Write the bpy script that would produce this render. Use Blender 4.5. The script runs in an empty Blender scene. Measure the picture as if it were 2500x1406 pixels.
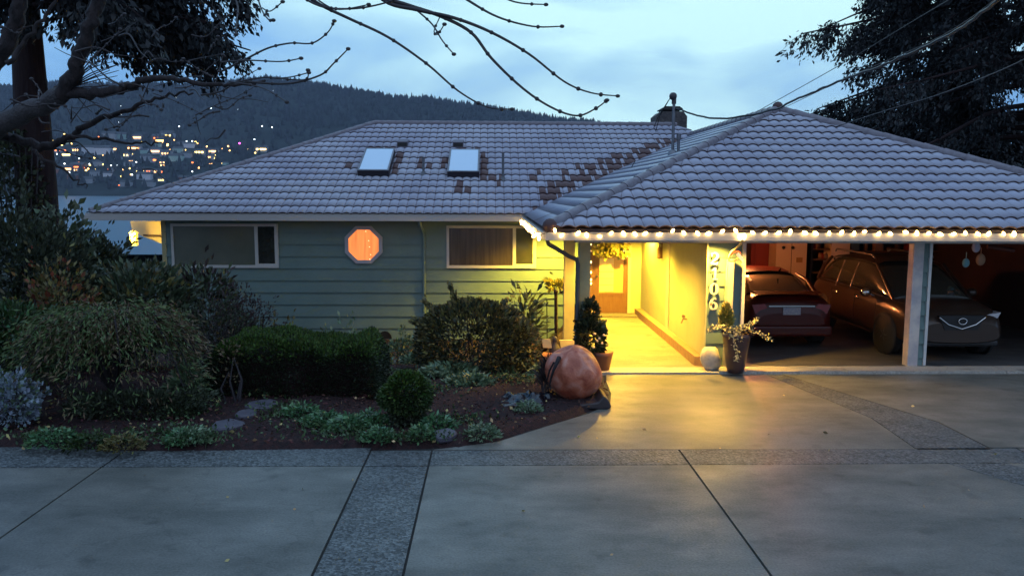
import bpy, math, random
import numpy as np
from math import sin, cos, pi, radians, sqrt
from mathutils import Vector, Matrix
random.seed(7); RNG = np.random.default_rng(11)
S = bpy.context.scene
COL = S.collection

# ------------------------------------------------------------------ camera
H = 3.05
F, PITCH, YAW, ROLL = 1977.4, .1156, .0255, .0039
FW = Vector((sin(YAW)*cos(PITCH), cos(YAW)*cos(PITCH), -sin(PITCH)))
R0 = Vector((cos(YAW), -sin(YAW), 0)); U0 = R0.cross(FW)
RT = R0*cos(ROLL)+U0*sin(ROLL); UP = -R0*sin(ROLL)+U0*cos(ROLL)
cam_d = bpy.data.cameras.new("camera"); cam = bpy.data.objects.new("camera", cam_d); COL.objects.link(cam)
M = Matrix((RT, UP, -FW)).transposed().to_4x4(); M.translation = Vector((0, 0, H)); cam.matrix_world = M
cam_d.sensor_width = 36; cam_d.lens = 36*F/2500; cam_d.clip_end = 30000; cam_d.clip_start = .05
S.camera = cam

def ray(px, py): return FW+RT*((px-1250)/F)-UP*((py-703)/F)
def W(px, py, Y):                      # photo position at distance Y -> point in the place
    d = ray(px, py); return Vector((0, 0, H))+d*(Y/d.y)
def G(px, py, z=0.0):                  # photo position on the level z
    d = ray(px, py); return Vector((0, 0, H))+d*((z-H)/d.z)
def PJ(p):
    d = Vector(p)-Vector((0, 0, H)); z = d.dot(FW); return 1250+F*d.dot(RT)/z, 703-F*d.dot(UP)/z

# ------------------------------------------------------------------ world, light, exposure
S.view_settings.view_transform = 'Standard'; S.view_settings.look = 'None'
S.view_settings.exposure = .15; S.view_settings.gamma = 1
w = bpy.data.worlds.new("World"); S.world = w; w.use_nodes = True
nt = w.node_tree; nt.nodes.clear()
def nd(t, **k):
    n = nt.nodes.new(t)
    for a, b in k.items(): setattr(n, a, b)
    return n
SUN_EL, SUN_ROT = radians(3), radians(200)
out = nd('ShaderNodeOutputWorld'); bg = nd('ShaderNodeBackground'); bg.inputs[1].default_value = 1
sky = nd('ShaderNodeTexSky', sky_type='NISHITA', sun_disc=False, sun_elevation=SUN_EL, sun_rotation=SUN_ROT)
sk = nd('ShaderNodeVectorMath', operation='SCALE'); sk.inputs['Scale'].default_value = .06
nt.links.new(sky.outputs[0], sk.inputs[0])
tc = nd('ShaderNodeTexCoord'); mp = nd('ShaderNodeMapping'); mp.inputs['Scale'].default_value = (1.1, 1.1, 3.2)
mp.inputs['Location'].default_value = (.35, .1, .6)
nt.links.new(tc.outputs['Generated'], mp.inputs[0])
n1 = nd('ShaderNodeTexNoise'); n1.inputs['Scale'].default_value = 2.6; n1.inputs['Detail'].default_value = 7; n1.inputs['Roughness'].default_value = .5; n1.inputs['Distortion'].default_value = .3
nt.links.new(mp.outputs[0], n1.inputs[0])
sep = nd('ShaderNodeSeparateXYZ'); nt.links.new(tc.outputs['Generated'], sep.inputs[0])
# a bright break in the clouds ahead, bluer towards the left, paler cloud behind the viewer
bd = ray(1480, -60).normalized()
dt = nd('ShaderNodeVectorMath', operation='DOT_PRODUCT'); dt.inputs[1].default_value = tuple(bd)
nv = nd('ShaderNodeVectorMath', operation='NORMALIZE'); nt.links.new(tc.outputs['Generated'], nv.inputs[0]); nt.links.new(nv.outputs[0], dt.inputs[0])
m1 = nd('ShaderNodeMapRange'); m1.inputs[1].default_value = .86; m1.inputs[2].default_value = .998; m1.inputs[3].default_value = .10; m1.inputs[4].default_value = .92
nt.links.new(dt.outputs['Value'], m1.inputs[0])
mn = nd('ShaderNodeMath', operation='MULTIPLY_ADD'); mn.inputs[1].default_value = 2.7; nt.links.new(n1.outputs[0], mn.inputs[0]); nt.links.new(m1.outputs[0], mn.inputs[2])
sb = nd('ShaderNodeMath', operation='SUBTRACT'); sb.inputs[1].default_value = 1.30; nt.links.new(mn.outputs[0], sb.inputs[0])
cr = nd('ShaderNodeValToRGB'); e = cr.color_ramp.elements
e[0].position = 0.0; e[0].color = (.15, .40, .82, 1); e[1].position = 1; e[1].color = (.72, 1.12, 1.2, 1)
a = cr.color_ramp.elements.new(.35); a.color = (.28, .58, .98, 1)
a = cr.color_ramp.elements.new(.65); a.color = (.48, .82, 1.05, 1)
nt.links.new(sb.outputs[0], cr.inputs[0])
mx = nd('ShaderNodeMix', data_type='RGBA'); mx.inputs[0].default_value = .10
nt.links.new(cr.outputs[0], mx.inputs[6]); nt.links.new(sk.outputs[0], mx.inputs[7])
mb2 = nd('ShaderNodeMapRange'); mb2.inputs[1].default_value = .25; mb2.inputs[2].default_value = -.5; nt.links.new(sep.outputs['Y'], mb2.inputs[0])
mx2 = nd('ShaderNodeMix', data_type='RGBA'); mx2.inputs[7].default_value = (.36, .49, .70, 1); nt.links.new(mb2.outputs[0], mx2.inputs[0]); nt.links.new(mx.outputs[2], mx2.inputs[6])
mz2 = nd('ShaderNodeMapRange'); mz2.inputs[1].default_value = .38; mz2.inputs[2].default_value = .85; nt.links.new(sep.outputs['Z'], mz2.inputs[0])
mx3 = nd('ShaderNodeMix', data_type='RGBA'); mx3.inputs[7].default_value = (.46, .68, 1.02, 1); nt.links.new(mz2.outputs[0], mx3.inputs[0]); nt.links.new(mx2.outputs[2], mx3.inputs[6])
nt.links.new(mx3.outputs[2], bg.inputs[0]); nt.links.new(bg.outputs[0], out.inputs[0])
sl = bpy.data.lights.new("sun", 'SUN'); sl.energy = .08; sl.angle = radians(40); sl.color = (1, .93, .85)
so = bpy.data.objects.new("sun", sl); COL.objects.link(so); so.rotation_euler = (radians(50), 0, radians(20))

# ------------------------------------------------------------------ helpers
def par(o, parent):
    if parent is not None:
        o.parent = parent
        if parent.type == 'EMPTY': o.matrix_parent_inverse = Matrix.Translation(parent.location).inverted()
def thing(name, label, cat, loc=(0, 0, 0), group=None):
    o = bpy.data.objects.new(name, None); o.empty_display_size = .2; COL.objects.link(o)
    o.location = loc; o['label'] = label; o['category'] = cat
    if group: o['group'] = group
    return o
def tag(o, label=None, cat=None, group=None, kind=None):
    if label: o['label'] = label
    if cat: o['category'] = cat
    if group: o['group'] = group
    if kind: o['kind'] = kind
    return o
def struct(o): o['kind'] = 'structure'; return o
def copy_tree(o, parent=None):
    c = o.copy(); COL.objects.link(c)
    if parent is not None: c.parent = parent; c.matrix_parent_inverse = o.matrix_parent_inverse.copy()
    for ch in list(o.children): copy_tree(ch, c)
    return c
def mesh_np(name, V, Fq, mat, parent=None, smooth=False, tri=False):
    k = 3 if tri else 4
    me = bpy.data.meshes.new(name); V = np.asarray(V, np.float32); Fq = np.asarray(Fq, np.int32)
    me.vertices.add(len(V)); me.vertices.foreach_set('co', V.ravel())
    me.loops.add(len(Fq)*k); me.loops.foreach_set('vertex_index', Fq.ravel())
    me.polygons.add(len(Fq)); me.polygons.foreach_set('loop_start', np.arange(len(Fq), dtype=np.int32)*k)
    me.polygons.foreach_set('loop_total', np.full(len(Fq), k, np.int32))
    if smooth: me.polygons.foreach_set('use_smooth', np.ones(len(Fq), bool))
    me.update(calc_edges=True); me.validate()
    if mat: me.materials.append(mat)
    o = bpy.data.objects.new(name, me); COL.objects.link(o); par(o, parent); return o

class MB:
    def __init__(s): s.v = []; s.f = []; s.m = []; s.sm = []; s.cur = 0
    def add(s, vs, fs, smooth=False):
        b = len(s.v); s.v += [tuple(p) for p in vs]; s.f += [tuple(b+i for i in f) for f in fs]
        s.m += [s.cur]*len(fs); s.sm += [smooth]*len(fs)
    def box(s, x0, x1, y0, y1, z0, z1, M=None):
        vs = [Vector((x, y, z)) for z in (z0, z1) for y in (y0, y1) for x in (x0, x1)]
        if M is not None: vs = [M @ p for p in vs]
        s.add(vs, [(0, 2, 3, 1), (4, 5, 7, 6), (0, 1, 5, 4), (2, 6, 7, 3), (0, 4, 6, 2), (1, 3, 7, 5)]); return s
    def tube(s, P, r, n=6, cap=True):
        P = [Vector(p) for p in P]; N = len(P)
        R = list(r) if hasattr(r, '__len__') else [r]*N
        base = None; rings = []
        for i, p in enumerate(P):
            t = (P[min(i+1, N-1)]-P[max(i-1, 0)])
            t = t.normalized() if t.length > 1e-9 else Vector((0, 0, 1))
            if base is None:
                a = Vector((0, 0, 1)) if abs(t.z) < .9 else Vector((1, 0, 0))
                base = t.cross(a).normalized()
            base = (base-t*base.dot(t)).normalized(); c = t.cross(base)
            rings.append([p+(base*cos(2*pi*k/n)+c*sin(2*pi*k/n))*R[i] for k in range(n)])
        vs = [q for rg in rings for q in rg]; fs = []
        for i in range(N-1):
            for k in range(n):
                a = i*n+k; b = i*n+(k+1) % n; fs.append((a, b, b+n, a+n))
        s.add(vs, fs, True)
        if cap: s.add(rings[0], [tuple(range(n-1, -1, -1))]); s.add(rings[-1], [tuple(range(n))])
        return s
    def prism(s, poly, axis, a0, a1):      # poly of 2-D points extruded along axis
        def P(u, v, a): return {'x': (a, u, v), 'y': (u, a, v), 'z': (u, v, a)}[axis]
        n = len(poly); vs = [P(u, v, a0) for u, v in poly]+[P(u, v, a1) for u, v in poly]
        s.add(vs, [tuple(range(n)), tuple(range(2*n-1, n-1, -1))]+[(i, i+n, (i+1) % n+n, (i+1) % n) for i in range(n)]); return s
    def lathe(s, c, prof, n=20, sx=1, sy=1, M=None):
        c = Vector(c); vs = []
        for r, z in prof:
            for k in range(n):
                p = Vector((r*sx*cos(2*pi*k/n), r*sy*sin(2*pi*k/n), z))
                vs.append(c+(M @ p if M is not None else p))
        fs = []
        for i in range(len(prof)-1):
            for k in range(n):
                a = i*n+k; b = i*n+(k+1) % n; fs.append((a, b, b+n, a+n))
        s.add(vs, fs, True); return s
    def ball(s, c, r, n=10, m=6, sx=1, sy=1, sz=1, M=None):
        return s.lathe(c, [(max(r*sin(pi*i/m), r*.02), -r*sz*cos(pi*i/m)) for i in range(m+1)], n, sx, sy, M)
    def build(s, name, mats, parent=None, fix=True):
        me = bpy.data.meshes.new(name); me.from_pydata(s.v, [], s.f)
        if not isinstance(mats, (list, tuple)): mats = [mats]
        for m in mats: me.materials.append(m)
        me.polygons.foreach_set('material_index', s.m); me.polygons.foreach_set('use_smooth', s.sm)
        if fix:
            import bmesh
            bm = bmesh.new(); bm.from_mesh(me); bmesh.ops.recalc_face_normals(bm, faces=bm.faces); bm.to_mesh(me); bm.free()
        me.update(); o = bpy.data.objects.new(name, me); COL.objects.link(o); par(o, parent); return o

def mat(name, col, rough=.6, spec=.4, metal=0, noise=None, bump=None, emit=None, coat=0, island=0, trans=0, scale=(1, 1, 1)):
    """noise=(scale, colour2, contrast) blends in a second colour; bump=(scale, strength); island varies per leaf"""
    m = bpy.data.materials.new(name); m.use_nodes = True; t = m.node_tree; b = t.nodes['Principled BSDF']
    b.inputs['Roughness'].default_value = rough; b.inputs['Metallic'].default_value = metal
    b.inputs['Specular IOR Level'].default_value = spec; b.inputs['Base Color'].default_value = (*col, 1)
    b.inputs['Coat Weight'].default_value = coat
    if trans: b.inputs['Transmission Weight'].default_value = trans
    N = t.nodes.new; L = t.links.new; src = None
    g = N('ShaderNodeNewGeometry'); mpp = N('ShaderNodeMapping'); mpp.inputs['Scale'].default_value = scale; L(g.outputs['Position'], mpp.inputs[0])
    if noise:
        x = N('ShaderNodeTexNoise'); x.inputs['Scale'].default_value = noise[0]; x.inputs['Detail'].default_value = 6; x.inputs['Roughness'].default_value = .6
        L(mpp.outputs[0], x.inputs[0])
        r = N('ShaderNodeMapRange'); c = noise[2] if len(noise) > 2 else .2
        r.inputs[1].default_value = .5-c; r.inputs[2].default_value = .5+c; L(x.outputs[0], r.inputs[0])
        k = N('ShaderNodeMix'); k.data_type = 'RGBA'; L(r.outputs[0], k.inputs[0])
        k.inputs[6].default_value = (*col, 1); k.inputs[7].default_value = (*noise[1], 1); src = k.outputs[2]; L(src, b.inputs['Base Color'])
    if island:
        h = N('ShaderNodeHueSaturation'); r = N('ShaderNodeMapRange'); L(g.outputs['Random Per Island'], r.inputs[0])
        r.inputs[3].default_value = 1-island; r.inputs[4].default_value = 1+island; L(r.outputs[0], h.inputs['Value'])
        r2 = N('ShaderNodeMapRange'); mm = N('ShaderNodeMath'); mm.operation = 'MULTIPLY'; mm.inputs[1].default_value = 17.3
        fr = N('ShaderNodeMath'); fr.operation = 'FRACT'; L(g.outputs['Random Per Island'], mm.inputs[0]); L(mm.outputs[0], fr.inputs[0]); L(fr.outputs[0], r2.inputs[0])
        r2.inputs[3].default_value = .46; r2.inputs[4].default_value = .53; L(r2.outputs[0], h.inputs['Hue'])
        if src: L(src, h.inputs['Color'])
        else: h.inputs['Color'].default_value = (*col, 1)
        L(h.outputs[0], b.inputs['Base Color'])
    if bump:
        x = N('ShaderNodeTexNoise'); x.inputs['Scale'].default_value = bump[0]; x.inputs['Detail'].default_value = 5; L(mpp.outputs[0], x.inputs[0])
        bb = N('ShaderNodeBump'); bb.inputs['Strength'].default_value = bump[1]; bb.inputs['Distance'].default_value = .02
        L(x.outputs[0], bb.inputs['Height']); L(bb.outputs[0], b.inputs['Normal'])
    if emit: b.inputs['Emission Color'].default_value = (*emit[0], 1); b.inputs['Emission Strength'].default_value = emit[1]
    return m

MT = dict(
 siding=mat('siding_paint', (.132, .205, .200), .55, noise=(1.6, (.108, .17, .165), .25), bump=(60, .12)),
 cream=mat('cream_paint', (.60, .55, .38), .5, noise=(3, (.52, .47, .32), .2)),
 post=mat('post_paint', (.42, .38, .20), .55, noise=(4, (.34, .31, .17), .2)),
 white=mat('white_paint', (.62, .60, .58), .45, noise=(5, (.50, .49, .48), .2)),
 trim=mat('window_vinyl', (.50, .49, .47), .4),
 gutter=mat('gutter_paint', (.40, .38, .37), .3, .6),
 fascia=mat('brown_fascia', (.05, .03, .03), .6),
 soffit=mat('soffit_board', (.34, .30, .22), .6, noise=(2, (.28, .24, .18), .2)),
 pipe=mat('dark_downspout', (.06, .07, .08), .4, .5),
 steel=mat('galvanised_steel', (.20, .21, .23), .4, metal=.7, noise=(9, (.12, .12, .14), .2)),
 black=mat('black_metal', (.012, .012, .014), .45),
 rubber=mat('rubber', (.015, .015, .016), .8),
 glass=mat('dark_glass', (.02, .022, .022), .06, .8, noise=(1.4, (.045, .05, .04), .2), coat=.5),
 blind=mat('window_blind', (.12, .125, .10), .3, .6, noise=(.9, (.07, .085, .065), .2)),
 curt=mat('brown_curtain', (.075, .058, .048), .22, .6, noise=(1.6, (.028, .024, .022), .15), scale=(6, 1, .35)),  # stretched noise paints the shading of vertical folds into the colour
 skyl=mat('skylight_glass', (.42, .60, .74), .12, .8, coat=1),  # pale blue base colour stands in for reflected sky
 wood=mat('door_wood', (.20, .10, .05), .42, .5, noise=(6, (.15, .07, .035), .2), scale=(5, 5, .6)),
 kerbw=mat('walk_kerb', (.33, .20, .11), .6, noise=(8, (.26, .15, .08), .2)),
 brick=mat('chimney_stone', (.06, .055, .06), .85, noise=(7, (.11, .10, .10), .12), bump=(14, .9)),
 bark=mat('grey_bark', (.035, .026, .028), .75, .3, noise=(22, (.012, .010, .012), .15), bump=(40, 1.0), scale=(1, 1, .4)),
 limb=mat('pale_limb_bark', (.05, .043, .047), .6, .4, noise=(14, (.03, .026, .03), .14), bump=(60, .8)),
 twig=mat('twig_bark', (.035, .030, .035), .5, .4),
 trunk=mat('cedar_bark', (.032, .021, .023), .9, .2, noise=(18, (.022, .012, .014), .15), bump=(30, 1), scale=(1, 1, .12)),
 soil=mat('mulch', (.040, .018, .018), .9, .2, noise=(14, (.018, .012, .013), .12), bump=(38, 1.2)),
 terrain=mat('rough_ground', (.03, .035, .025), .9, .2, noise=(.4, (.02, .02, .016), .2)),
 hill=mat('forest_slope', (.035, .045, .045), 1, 0, noise=(.012, (.022, .028, .03), .15)),
 fir=mat('far_forest', (.026, .030, .036), 1, 0, island=.4),
 pumpkin=None,
)
def leafm(name, c, v=.35, rough=.55, spec=.35): return mat(name, c, rough, spec, island=v)
LF = dict(ground2=leafm('creeping_leaf', (.045, .085, .030), .6, .5, .4), cedar=leafm('cedar_foliage', (.011, .013, .016), .5), rhodo=leafm('rhododendron_leaf', (.060, .084, .046), .5, .4, .5),
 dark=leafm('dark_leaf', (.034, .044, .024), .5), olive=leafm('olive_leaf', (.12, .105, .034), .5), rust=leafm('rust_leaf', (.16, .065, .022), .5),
 lace=leafm('lace_leaf', (.075, .115, .036), .5), lacered=leafm('lace_leaf_bronze', (.105, .075, .036), .45), yew=leafm('yew_leaf', (.016, .028, .012), .6),
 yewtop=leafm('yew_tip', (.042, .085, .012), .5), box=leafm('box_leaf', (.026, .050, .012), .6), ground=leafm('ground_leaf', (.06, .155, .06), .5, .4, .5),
 hell=leafm('hellebore_leaf', (.12, .18, .10), .4, .4, .5), pale=leafm('pale_flower', (.24, .29, .36), .35), holly=leafm('holly_leaf', (.020, .035, .018), .5, .35, .5),
 gold=leafm('gold_leaf', (.32, .30, .06), .35), variegated=leafm('cream_green_leaf', (.45, .42, .22), .35), fallen=leafm('fallen_leaf', (.42, .33, .14), .5), heath=leafm('heath_leaf', (.035, .022, .022), .5))

# ------------------------------------------------------------------ leaves
def leaves(name, P, D, size, m, parent=None, aspect=.45, jit=.35, droop=0.0):
    """P points, D preferred direction of each leaf; every leaf is a folded four-point blade"""
    P = np.asarray(P, float); n = len(P); D = np.asarray(D, float)+RNG.normal(0, jit, (n, 3)); D[:, 2] -= droop
    D /= np.linalg.norm(D, axis=1)[:, None]+1e-9
    A = np.cross(D, RNG.normal(0, 1, (n, 3))); A /= np.linalg.norm(A, axis=1)[:, None]+1e-9
    Nn = np.cross(D, A); s = size*RNG.uniform(.6, 1.35, n)[:, None]
    V = np.empty((n, 4, 3)); V[:, 0] = P; V[:, 1] = P+D*s*.5+A*s*aspect*.5+Nn*s*.08; V[:, 2] = P+D*s; V[:, 3] = P+D*s*.5-A*s*aspect*.5+Nn*s*.08
    return mesh_np(name, V.reshape(-1, 3), np.arange(n*4).reshape(n, 4), m, parent)
def blob_points(c, r, n, lumps=16, depth=.3, lo=-.35, seed=0):
    """points near the surface of an uneven rounded mass with clumps and gaps"""
    rg = np.random.default_rng(seed); c = np.array(c); r = np.array(r)
    d = rg.normal(0, 1, (n*2, 3)); d /= np.linalg.norm(d, axis=1)[:, None]; d = d[d[:, 2] > lo][:n]
    L = rg.normal(0, 1, (lumps, 3)); L /= np.linalg.norm(L, axis=1)[:, None]
    k = (d @ L.T).max(axis=1); rad = .72+.30*np.clip((k-.55)/.4, 0, 1)
    rad = rad*(1-depth*rg.power(2.5, len(d))*0-depth*(1-np.sqrt(rg.uniform(0, 1, len(d)))))
    return c+d*rad[:, None]*r, d
def shrub(name, label, cat, c, r, n, size, m, seed=0, group=None, lumps=16, stems=7, base=0.0, aspect=.45, depth=.35, mix=None, droop=.1, lo=-.35, up=.35, shoots=1.0):
    t = thing(name, label, cat, (c[0], c[1], base), group)
    P, D = blob_points(c, r, n, lumps, depth, lo, seed); D = D+np.array([0, 0, up])
    r3 = np.random.default_rng(seed+99); ns = max(6, int(shoots*(r[0]+r[2])*14)); sd_ = r3.normal(0, 1, (ns, 3)); sd_[:, 2] = np.abs(sd_[:, 2])*.8; sd_[:, 1] -= .3; sd_ /= np.linalg.norm(sd_, axis=1)[:, None]
    kk_ = max(6, int(n*.14/ns)); u_ = r3.uniform(.72, 1, (ns, kk_, 1))*r3.uniform(1.05, 1.32, (ns, 1, 1)); sp_ = np.array(c)+sd_[:, None, :]*u_*np.array(r)+np.array([0, 0, .06])*u_**2; sp_ = sp_+r3.normal(0, size*.32, sp_.shape)
    P = np.vstack([P, sp_.reshape(-1, 3)]); D = np.vstack([D, (sd_[:, None, :]+0*sp_+np.array([0, 0, .3])).reshape(-1, 3)])
    if mix:
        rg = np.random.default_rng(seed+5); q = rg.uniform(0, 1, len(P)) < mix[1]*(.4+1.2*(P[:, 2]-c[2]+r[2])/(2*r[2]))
        leaves('foliage', P[~q], D[~q], size, m, t, aspect, droop=droop); leaves('foliage', P[q], D[q], size, mix[0], t, aspect, droop=droop)
    else: leaves('foliage', P, D, size, m, t, aspect, droop=droop)
    rg = random.Random(seed); b = MB()
    for i in range(stems):
        a = rg.uniform(0, 2*pi); e = Vector((c[0]+cos(a)*r[0]*rg.uniform(.3, .75), c[1]+sin(a)*r[1]*rg.uniform(.3, .75), c[2]+r[2]*rg.uniform(.1, .7)))
        p0 = Vector((c[0]+cos(a)*.08, c[1]+sin(a)*.08, base-.05)); mid = (p0+e)/2+Vector((rg.uniform(-.1, .1), rg.uniform(-.1, .1), .05))
        b.tube([p0, mid, e], [.025, .016, .006], 5)
    b.build('stem', MT['twig'], t); return t

exec_parts = []
# ------------------------------------------------------------------ ground, driveway, lake
def garden_z(x, y):
    """garden falls away towards the house and again behind it to the lake"""
    z = -.04
    xb_ = 1.25+max(0, min(1.1, (y-16.5)*.28))
    if x < xb_ and y > 13:
        z = -.04-1.05*min(1, (y-13)/(8.5 if x < 0 else 6))*min(1, (xb_-x)/(1.2 if y < 16 else .6))
    if y > 26: z = min(z, -.2)-8.5*min(1, (y-26)/130)
    return z
xs = [-3000, -900, -300, -120, -60, -30]+[-20+i*.5 for i in range(90)]+[30, 60, 120, 300, 900, 3000]
ys = [-60, -20, -5]+[i*.5 for i in range(0, 64)]+[33, 36, 42, 50, 65, 85, 110, 140, 200]
V = [(x, y, garden_z(x, y)-(.10 if y < 13.4 and x > -9 else 0)) for y in ys for x in xs]; nx = len(xs)
b = MB(); b.add(V, [(j*nx+i, j*nx+i+1, (j+1)*nx+i+1, (j+1)*nx+i) for j in range(len(ys)-1) for i in range(nx-1)], True)
struct(b.build('ground', MT['terrain']))
mw = mat('lake_water', (.02, .05, .07), .32, .6, bump=(.3, .25)); b = MB(); b.add([(-9000, 120, -6), (9000, 120, -6), (9000, 9000, -6), (-9000, 9000, -6)], [(0, 1, 2, 3)])
struct(b.build('lake', mw))

def concrete(name, c, c2, pebble=0, rough=.5):
    m = bpy.data.materials.new(name); m.use_nodes = True; t = m.node_tree; bs = t.nodes['Principled BSDF']; N = t.nodes.new; L = t.links.new
    g = N('ShaderNodeNewGeometry'); sp = N('ShaderNodeMapping'); sp.inputs['Scale'].default_value = (.6, 1, 1); L(g.outputs['Position'], sp.inputs[0])
    big = N('ShaderNodeTexNoise'); big.inputs['Scale'].default_value = 1.5; big.inputs['Detail'].default_value = 9; big.inputs['Roughness'].default_value = .6; L(sp.outputs[0], big.inputs[0])
    fine = N('ShaderNodeTexNoise'); fine.inputs['Scale'].default_value = 45; fine.inputs['Detail'].default_value = 4; L(g.outputs['Position'], fine.inputs[0])
    r = N('ShaderNodeMapRange'); r.inputs[1].default_value = .36; r.inputs[2].default_value = .64; L(big.outputs[0], r.inputs[0])
    k = N('ShaderNodeMix'); k.data_type = 'RGBA'; k.inputs[6].default_value = (*c, 1); k.inputs[7].default_value = (*c2, 1); L(r.outputs[0], k.inputs[0])
    h = N('ShaderNodeHueSaturation'); r2 = N('ShaderNodeMapRange'); r2.inputs[1].default_value = .25; r2.inputs[2].default_value = .75; r2.inputs[3].default_value = .66; r2.inputs[4].default_value = 1.34
    L(fine.outputs[0], r2.inputs[0]); L(r2.outputs[0], h.inputs['Value']); L(k.outputs[2], h.inputs['Color']); src = h.outputs[0]
    bm_ = N('ShaderNodeBump'); bm_.inputs['Strength'].default_value = .25; bm_.inputs['Distance'].default_value = .01; L(fine.outputs[0], bm_.inputs['Height'])
    # dark wear spots
    sp2 = N('ShaderNodeTexNoise'); sp2.inputs['Scale'].default_value = 3.1; sp2.inputs['Detail'].default_value = 2; L(g.outputs['Position'], sp2.inputs[0])
    r4 = N('ShaderNodeMapRange'); r4.inputs[1].default_value = .60; r4.inputs[2].default_value = .78; r4.inputs[3].default_value = 1; r4.inputs[4].default_value = .5; L(sp2.outputs[0], r4.inputs[0])
    h2 = N('ShaderNodeHueSaturation'); L(r4.outputs[0], h2.inputs['Value']); L(src, h2.inputs['Color']); src = h2.outputs[0]
    rr = N('ShaderNodeMapRange'); rr.inputs[1].default_value = .3; rr.inputs[2].default_value = .7; rr.inputs[3].default_value = rough-.04; rr.inputs[4].default_value = rough+.16
    L(big.outputs[0], rr.inputs[0]); L(rr.outputs[0], bs.inputs['Roughness'])
    if pebble:
        v = N('ShaderNodeTexVoronoi'); v.inputs['Scale'].default_value = pebble; L(g.outputs['Position'], v.inputs[0])
        hv = N('ShaderNodeSeparateColor'); L(v.outputs['Color'], hv.inputs[0])
        r3 = N('ShaderNodeMapRange'); r3.inputs[1].default_value = 0; r3.inputs[2].default_value = 1; r3.inputs[3].default_value = .45; r3.inputs[4].default_value = 1.5; L(hv.outputs[0], r3.inputs[0])
        pw = N('ShaderNodeMath'); pw.operation = 'POWER'; pw.inputs[1].default_value = 1.6; L(r3.outputs[0], pw.inputs[0])
        h3 = N('ShaderNodeHueSaturation'); L(pw.outputs[0], h3.inputs['Value']); L(src, h3.inputs['Color']); src = h3.outputs[0]
        bm_.inputs['Strength'].default_value = .6; L(v.outputs['Distance'], bm_.inputs['Height'])
    # hairline cracks and scuffs
    if not pebble:
        vc = N('ShaderNodeTexVoronoi'); vc.feature = 'DISTANCE_TO_EDGE'; vc.inputs['Scale'].default_value = .2; dn = N('ShaderNodeTexNoise'); dn.inputs['Scale'].default_value = 3; dn.inputs['Detail'].default_value = 6
        L(g.outputs['Position'], dn.inputs[0]); va = N('ShaderNodeVectorMath'); va.operation = 'MULTIPLY_ADD'; va.inputs[1].default_value = (.5, .5, .5); L(dn.outputs['Color'], va.inputs[0]); L(g.outputs['Position'], va.inputs[2]); L(va.outputs[0], vc.inputs[0])
        rc_ = N('ShaderNodeMapRange'); rc_.inputs[1].default_value = .0; rc_.inputs[2].default_value = .003; rc_.inputs[3].default_value = .75; rc_.inputs[4].default_value = 1; L(vc.outputs['Distance'], rc_.inputs[0])
        h4 = N('ShaderNodeHueSaturation'); L(rc_.outputs[0], h4.inputs['Value']); L(src, h4.inputs['Color']); src = h4.outputs[0]
    L(src, bs.inputs['Base Color']); L(bm_.outputs[0], bs.inputs['Normal']); return m
MC = concrete('driveway_concrete', (.148, .145, .128), (.076, .078, .068), 0, .42)
MA = concrete('exposed_aggregate', (.082, .09, .09), (.06, .068, .07), 42, .45)
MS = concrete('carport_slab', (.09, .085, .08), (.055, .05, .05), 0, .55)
MWK = concrete('walkway_aggregate', (.19, .17, .12), (.15, .13, .095), 0, .6)
JG = .012
def slab(name, poly, m, top=0.0):
    b = MB(); b.prism([(p[0], p[1]) for p in poly], 'z', top-.08, top); return struct(b.build(name, m))
# joint lines fan from the camera's side: x positions of lines running away from the camera
yb0, yb1 = 8.88, 9.44
def panel(x0, x1, y0, y1, m=MC, name='driveway', top=0.0): return slab(name, [(x0+JG, y0+JG), (x1-JG, y0+JG), (x1-JG, y1-JG), (x0+JG, y1-JG)], m, top)
slab('driveway_joint_base', [(-12, -4), (18, -4), (18, 13.6), (-5.9, 13.6), (-5.9, 9.6), (-12, 9.6)], mat('joint_dirt', (.03, .03, .028), .9), -.022)
for x0, x1, y0 in ((-12, -4.36, 4.4), (-4.36, -1.44, 4.4), (-.71, 2.26, 4.4), (2.26, 6.4, 4.4), (6.4, 18, 4.4)):
    panel(x0, x1, y0, yb0)
    panel(x0, x1, -4, 4.4)
panel(-1.44, -.71, -4, yb0, MA, 'aggregate_strip', -.002)
# cross band of aggregate, slightly curved along the garden on the left
for x0, x1 in ((-12, -4.36), (-4.36, -1.44), (-1.44, -.71), (-.71, 2.26), (2.26, 6.4)):
    panel(x0, x1, yb0, yb1+.2 if x1 <= -1.4 else yb1, MA, 'aggregate_band', -.003)
# upper apron right of the garden edge; aggregate strip crosses it on the right
edge_px = [(1130, 1096), (1215, 1078), (1330, 1042), (1440, 1008), (1490, 985), (1492, 960), (1480, 930), (1470, 905)]
edge = [G(*p) for p in edge_px]
strip_l = [G(1990, 962), G(2130, 1020), G(2240, 1096)]; strip_r = [G(2110, 975), G(2290, 1030), G(2420, 1096)]
ext = lambda P: P[0].x+(P[0].x-P[1].x)*(13.5-P[0].y)/(P[0].y-P[1].y)
sl0, sr0 = ext(strip_l), ext(strip_r)
ap = [(-.7, yb1+JG)]+[(p.x, p.y) for p in edge if yb1+.05 < p.y < 13.3]+[(1.95, 13.5), (sl0-.02, 13.5)]+[(p.x-.02, p.y) for p in strip_l]
slab('driveway', ap, MC)
slab('aggregate_strip', [(sl0, 13.5)]+[(p.x, p.y) for p in strip_l]+[(strip_l[-1].x, yb1), (strip_r[-1].x, yb1)]+[(p.x, p.y) for p in reversed(strip_r)]+[(sr0, 13.5)], MA, -.003)
slab('driveway', [(strip_r[-1].x+.02, yb1+JG), (18, yb1+JG), (18, 13.5), (sr0+.02, 13.5)]+[(p.x+.02, p.y) for p in strip_r], MC)
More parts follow.
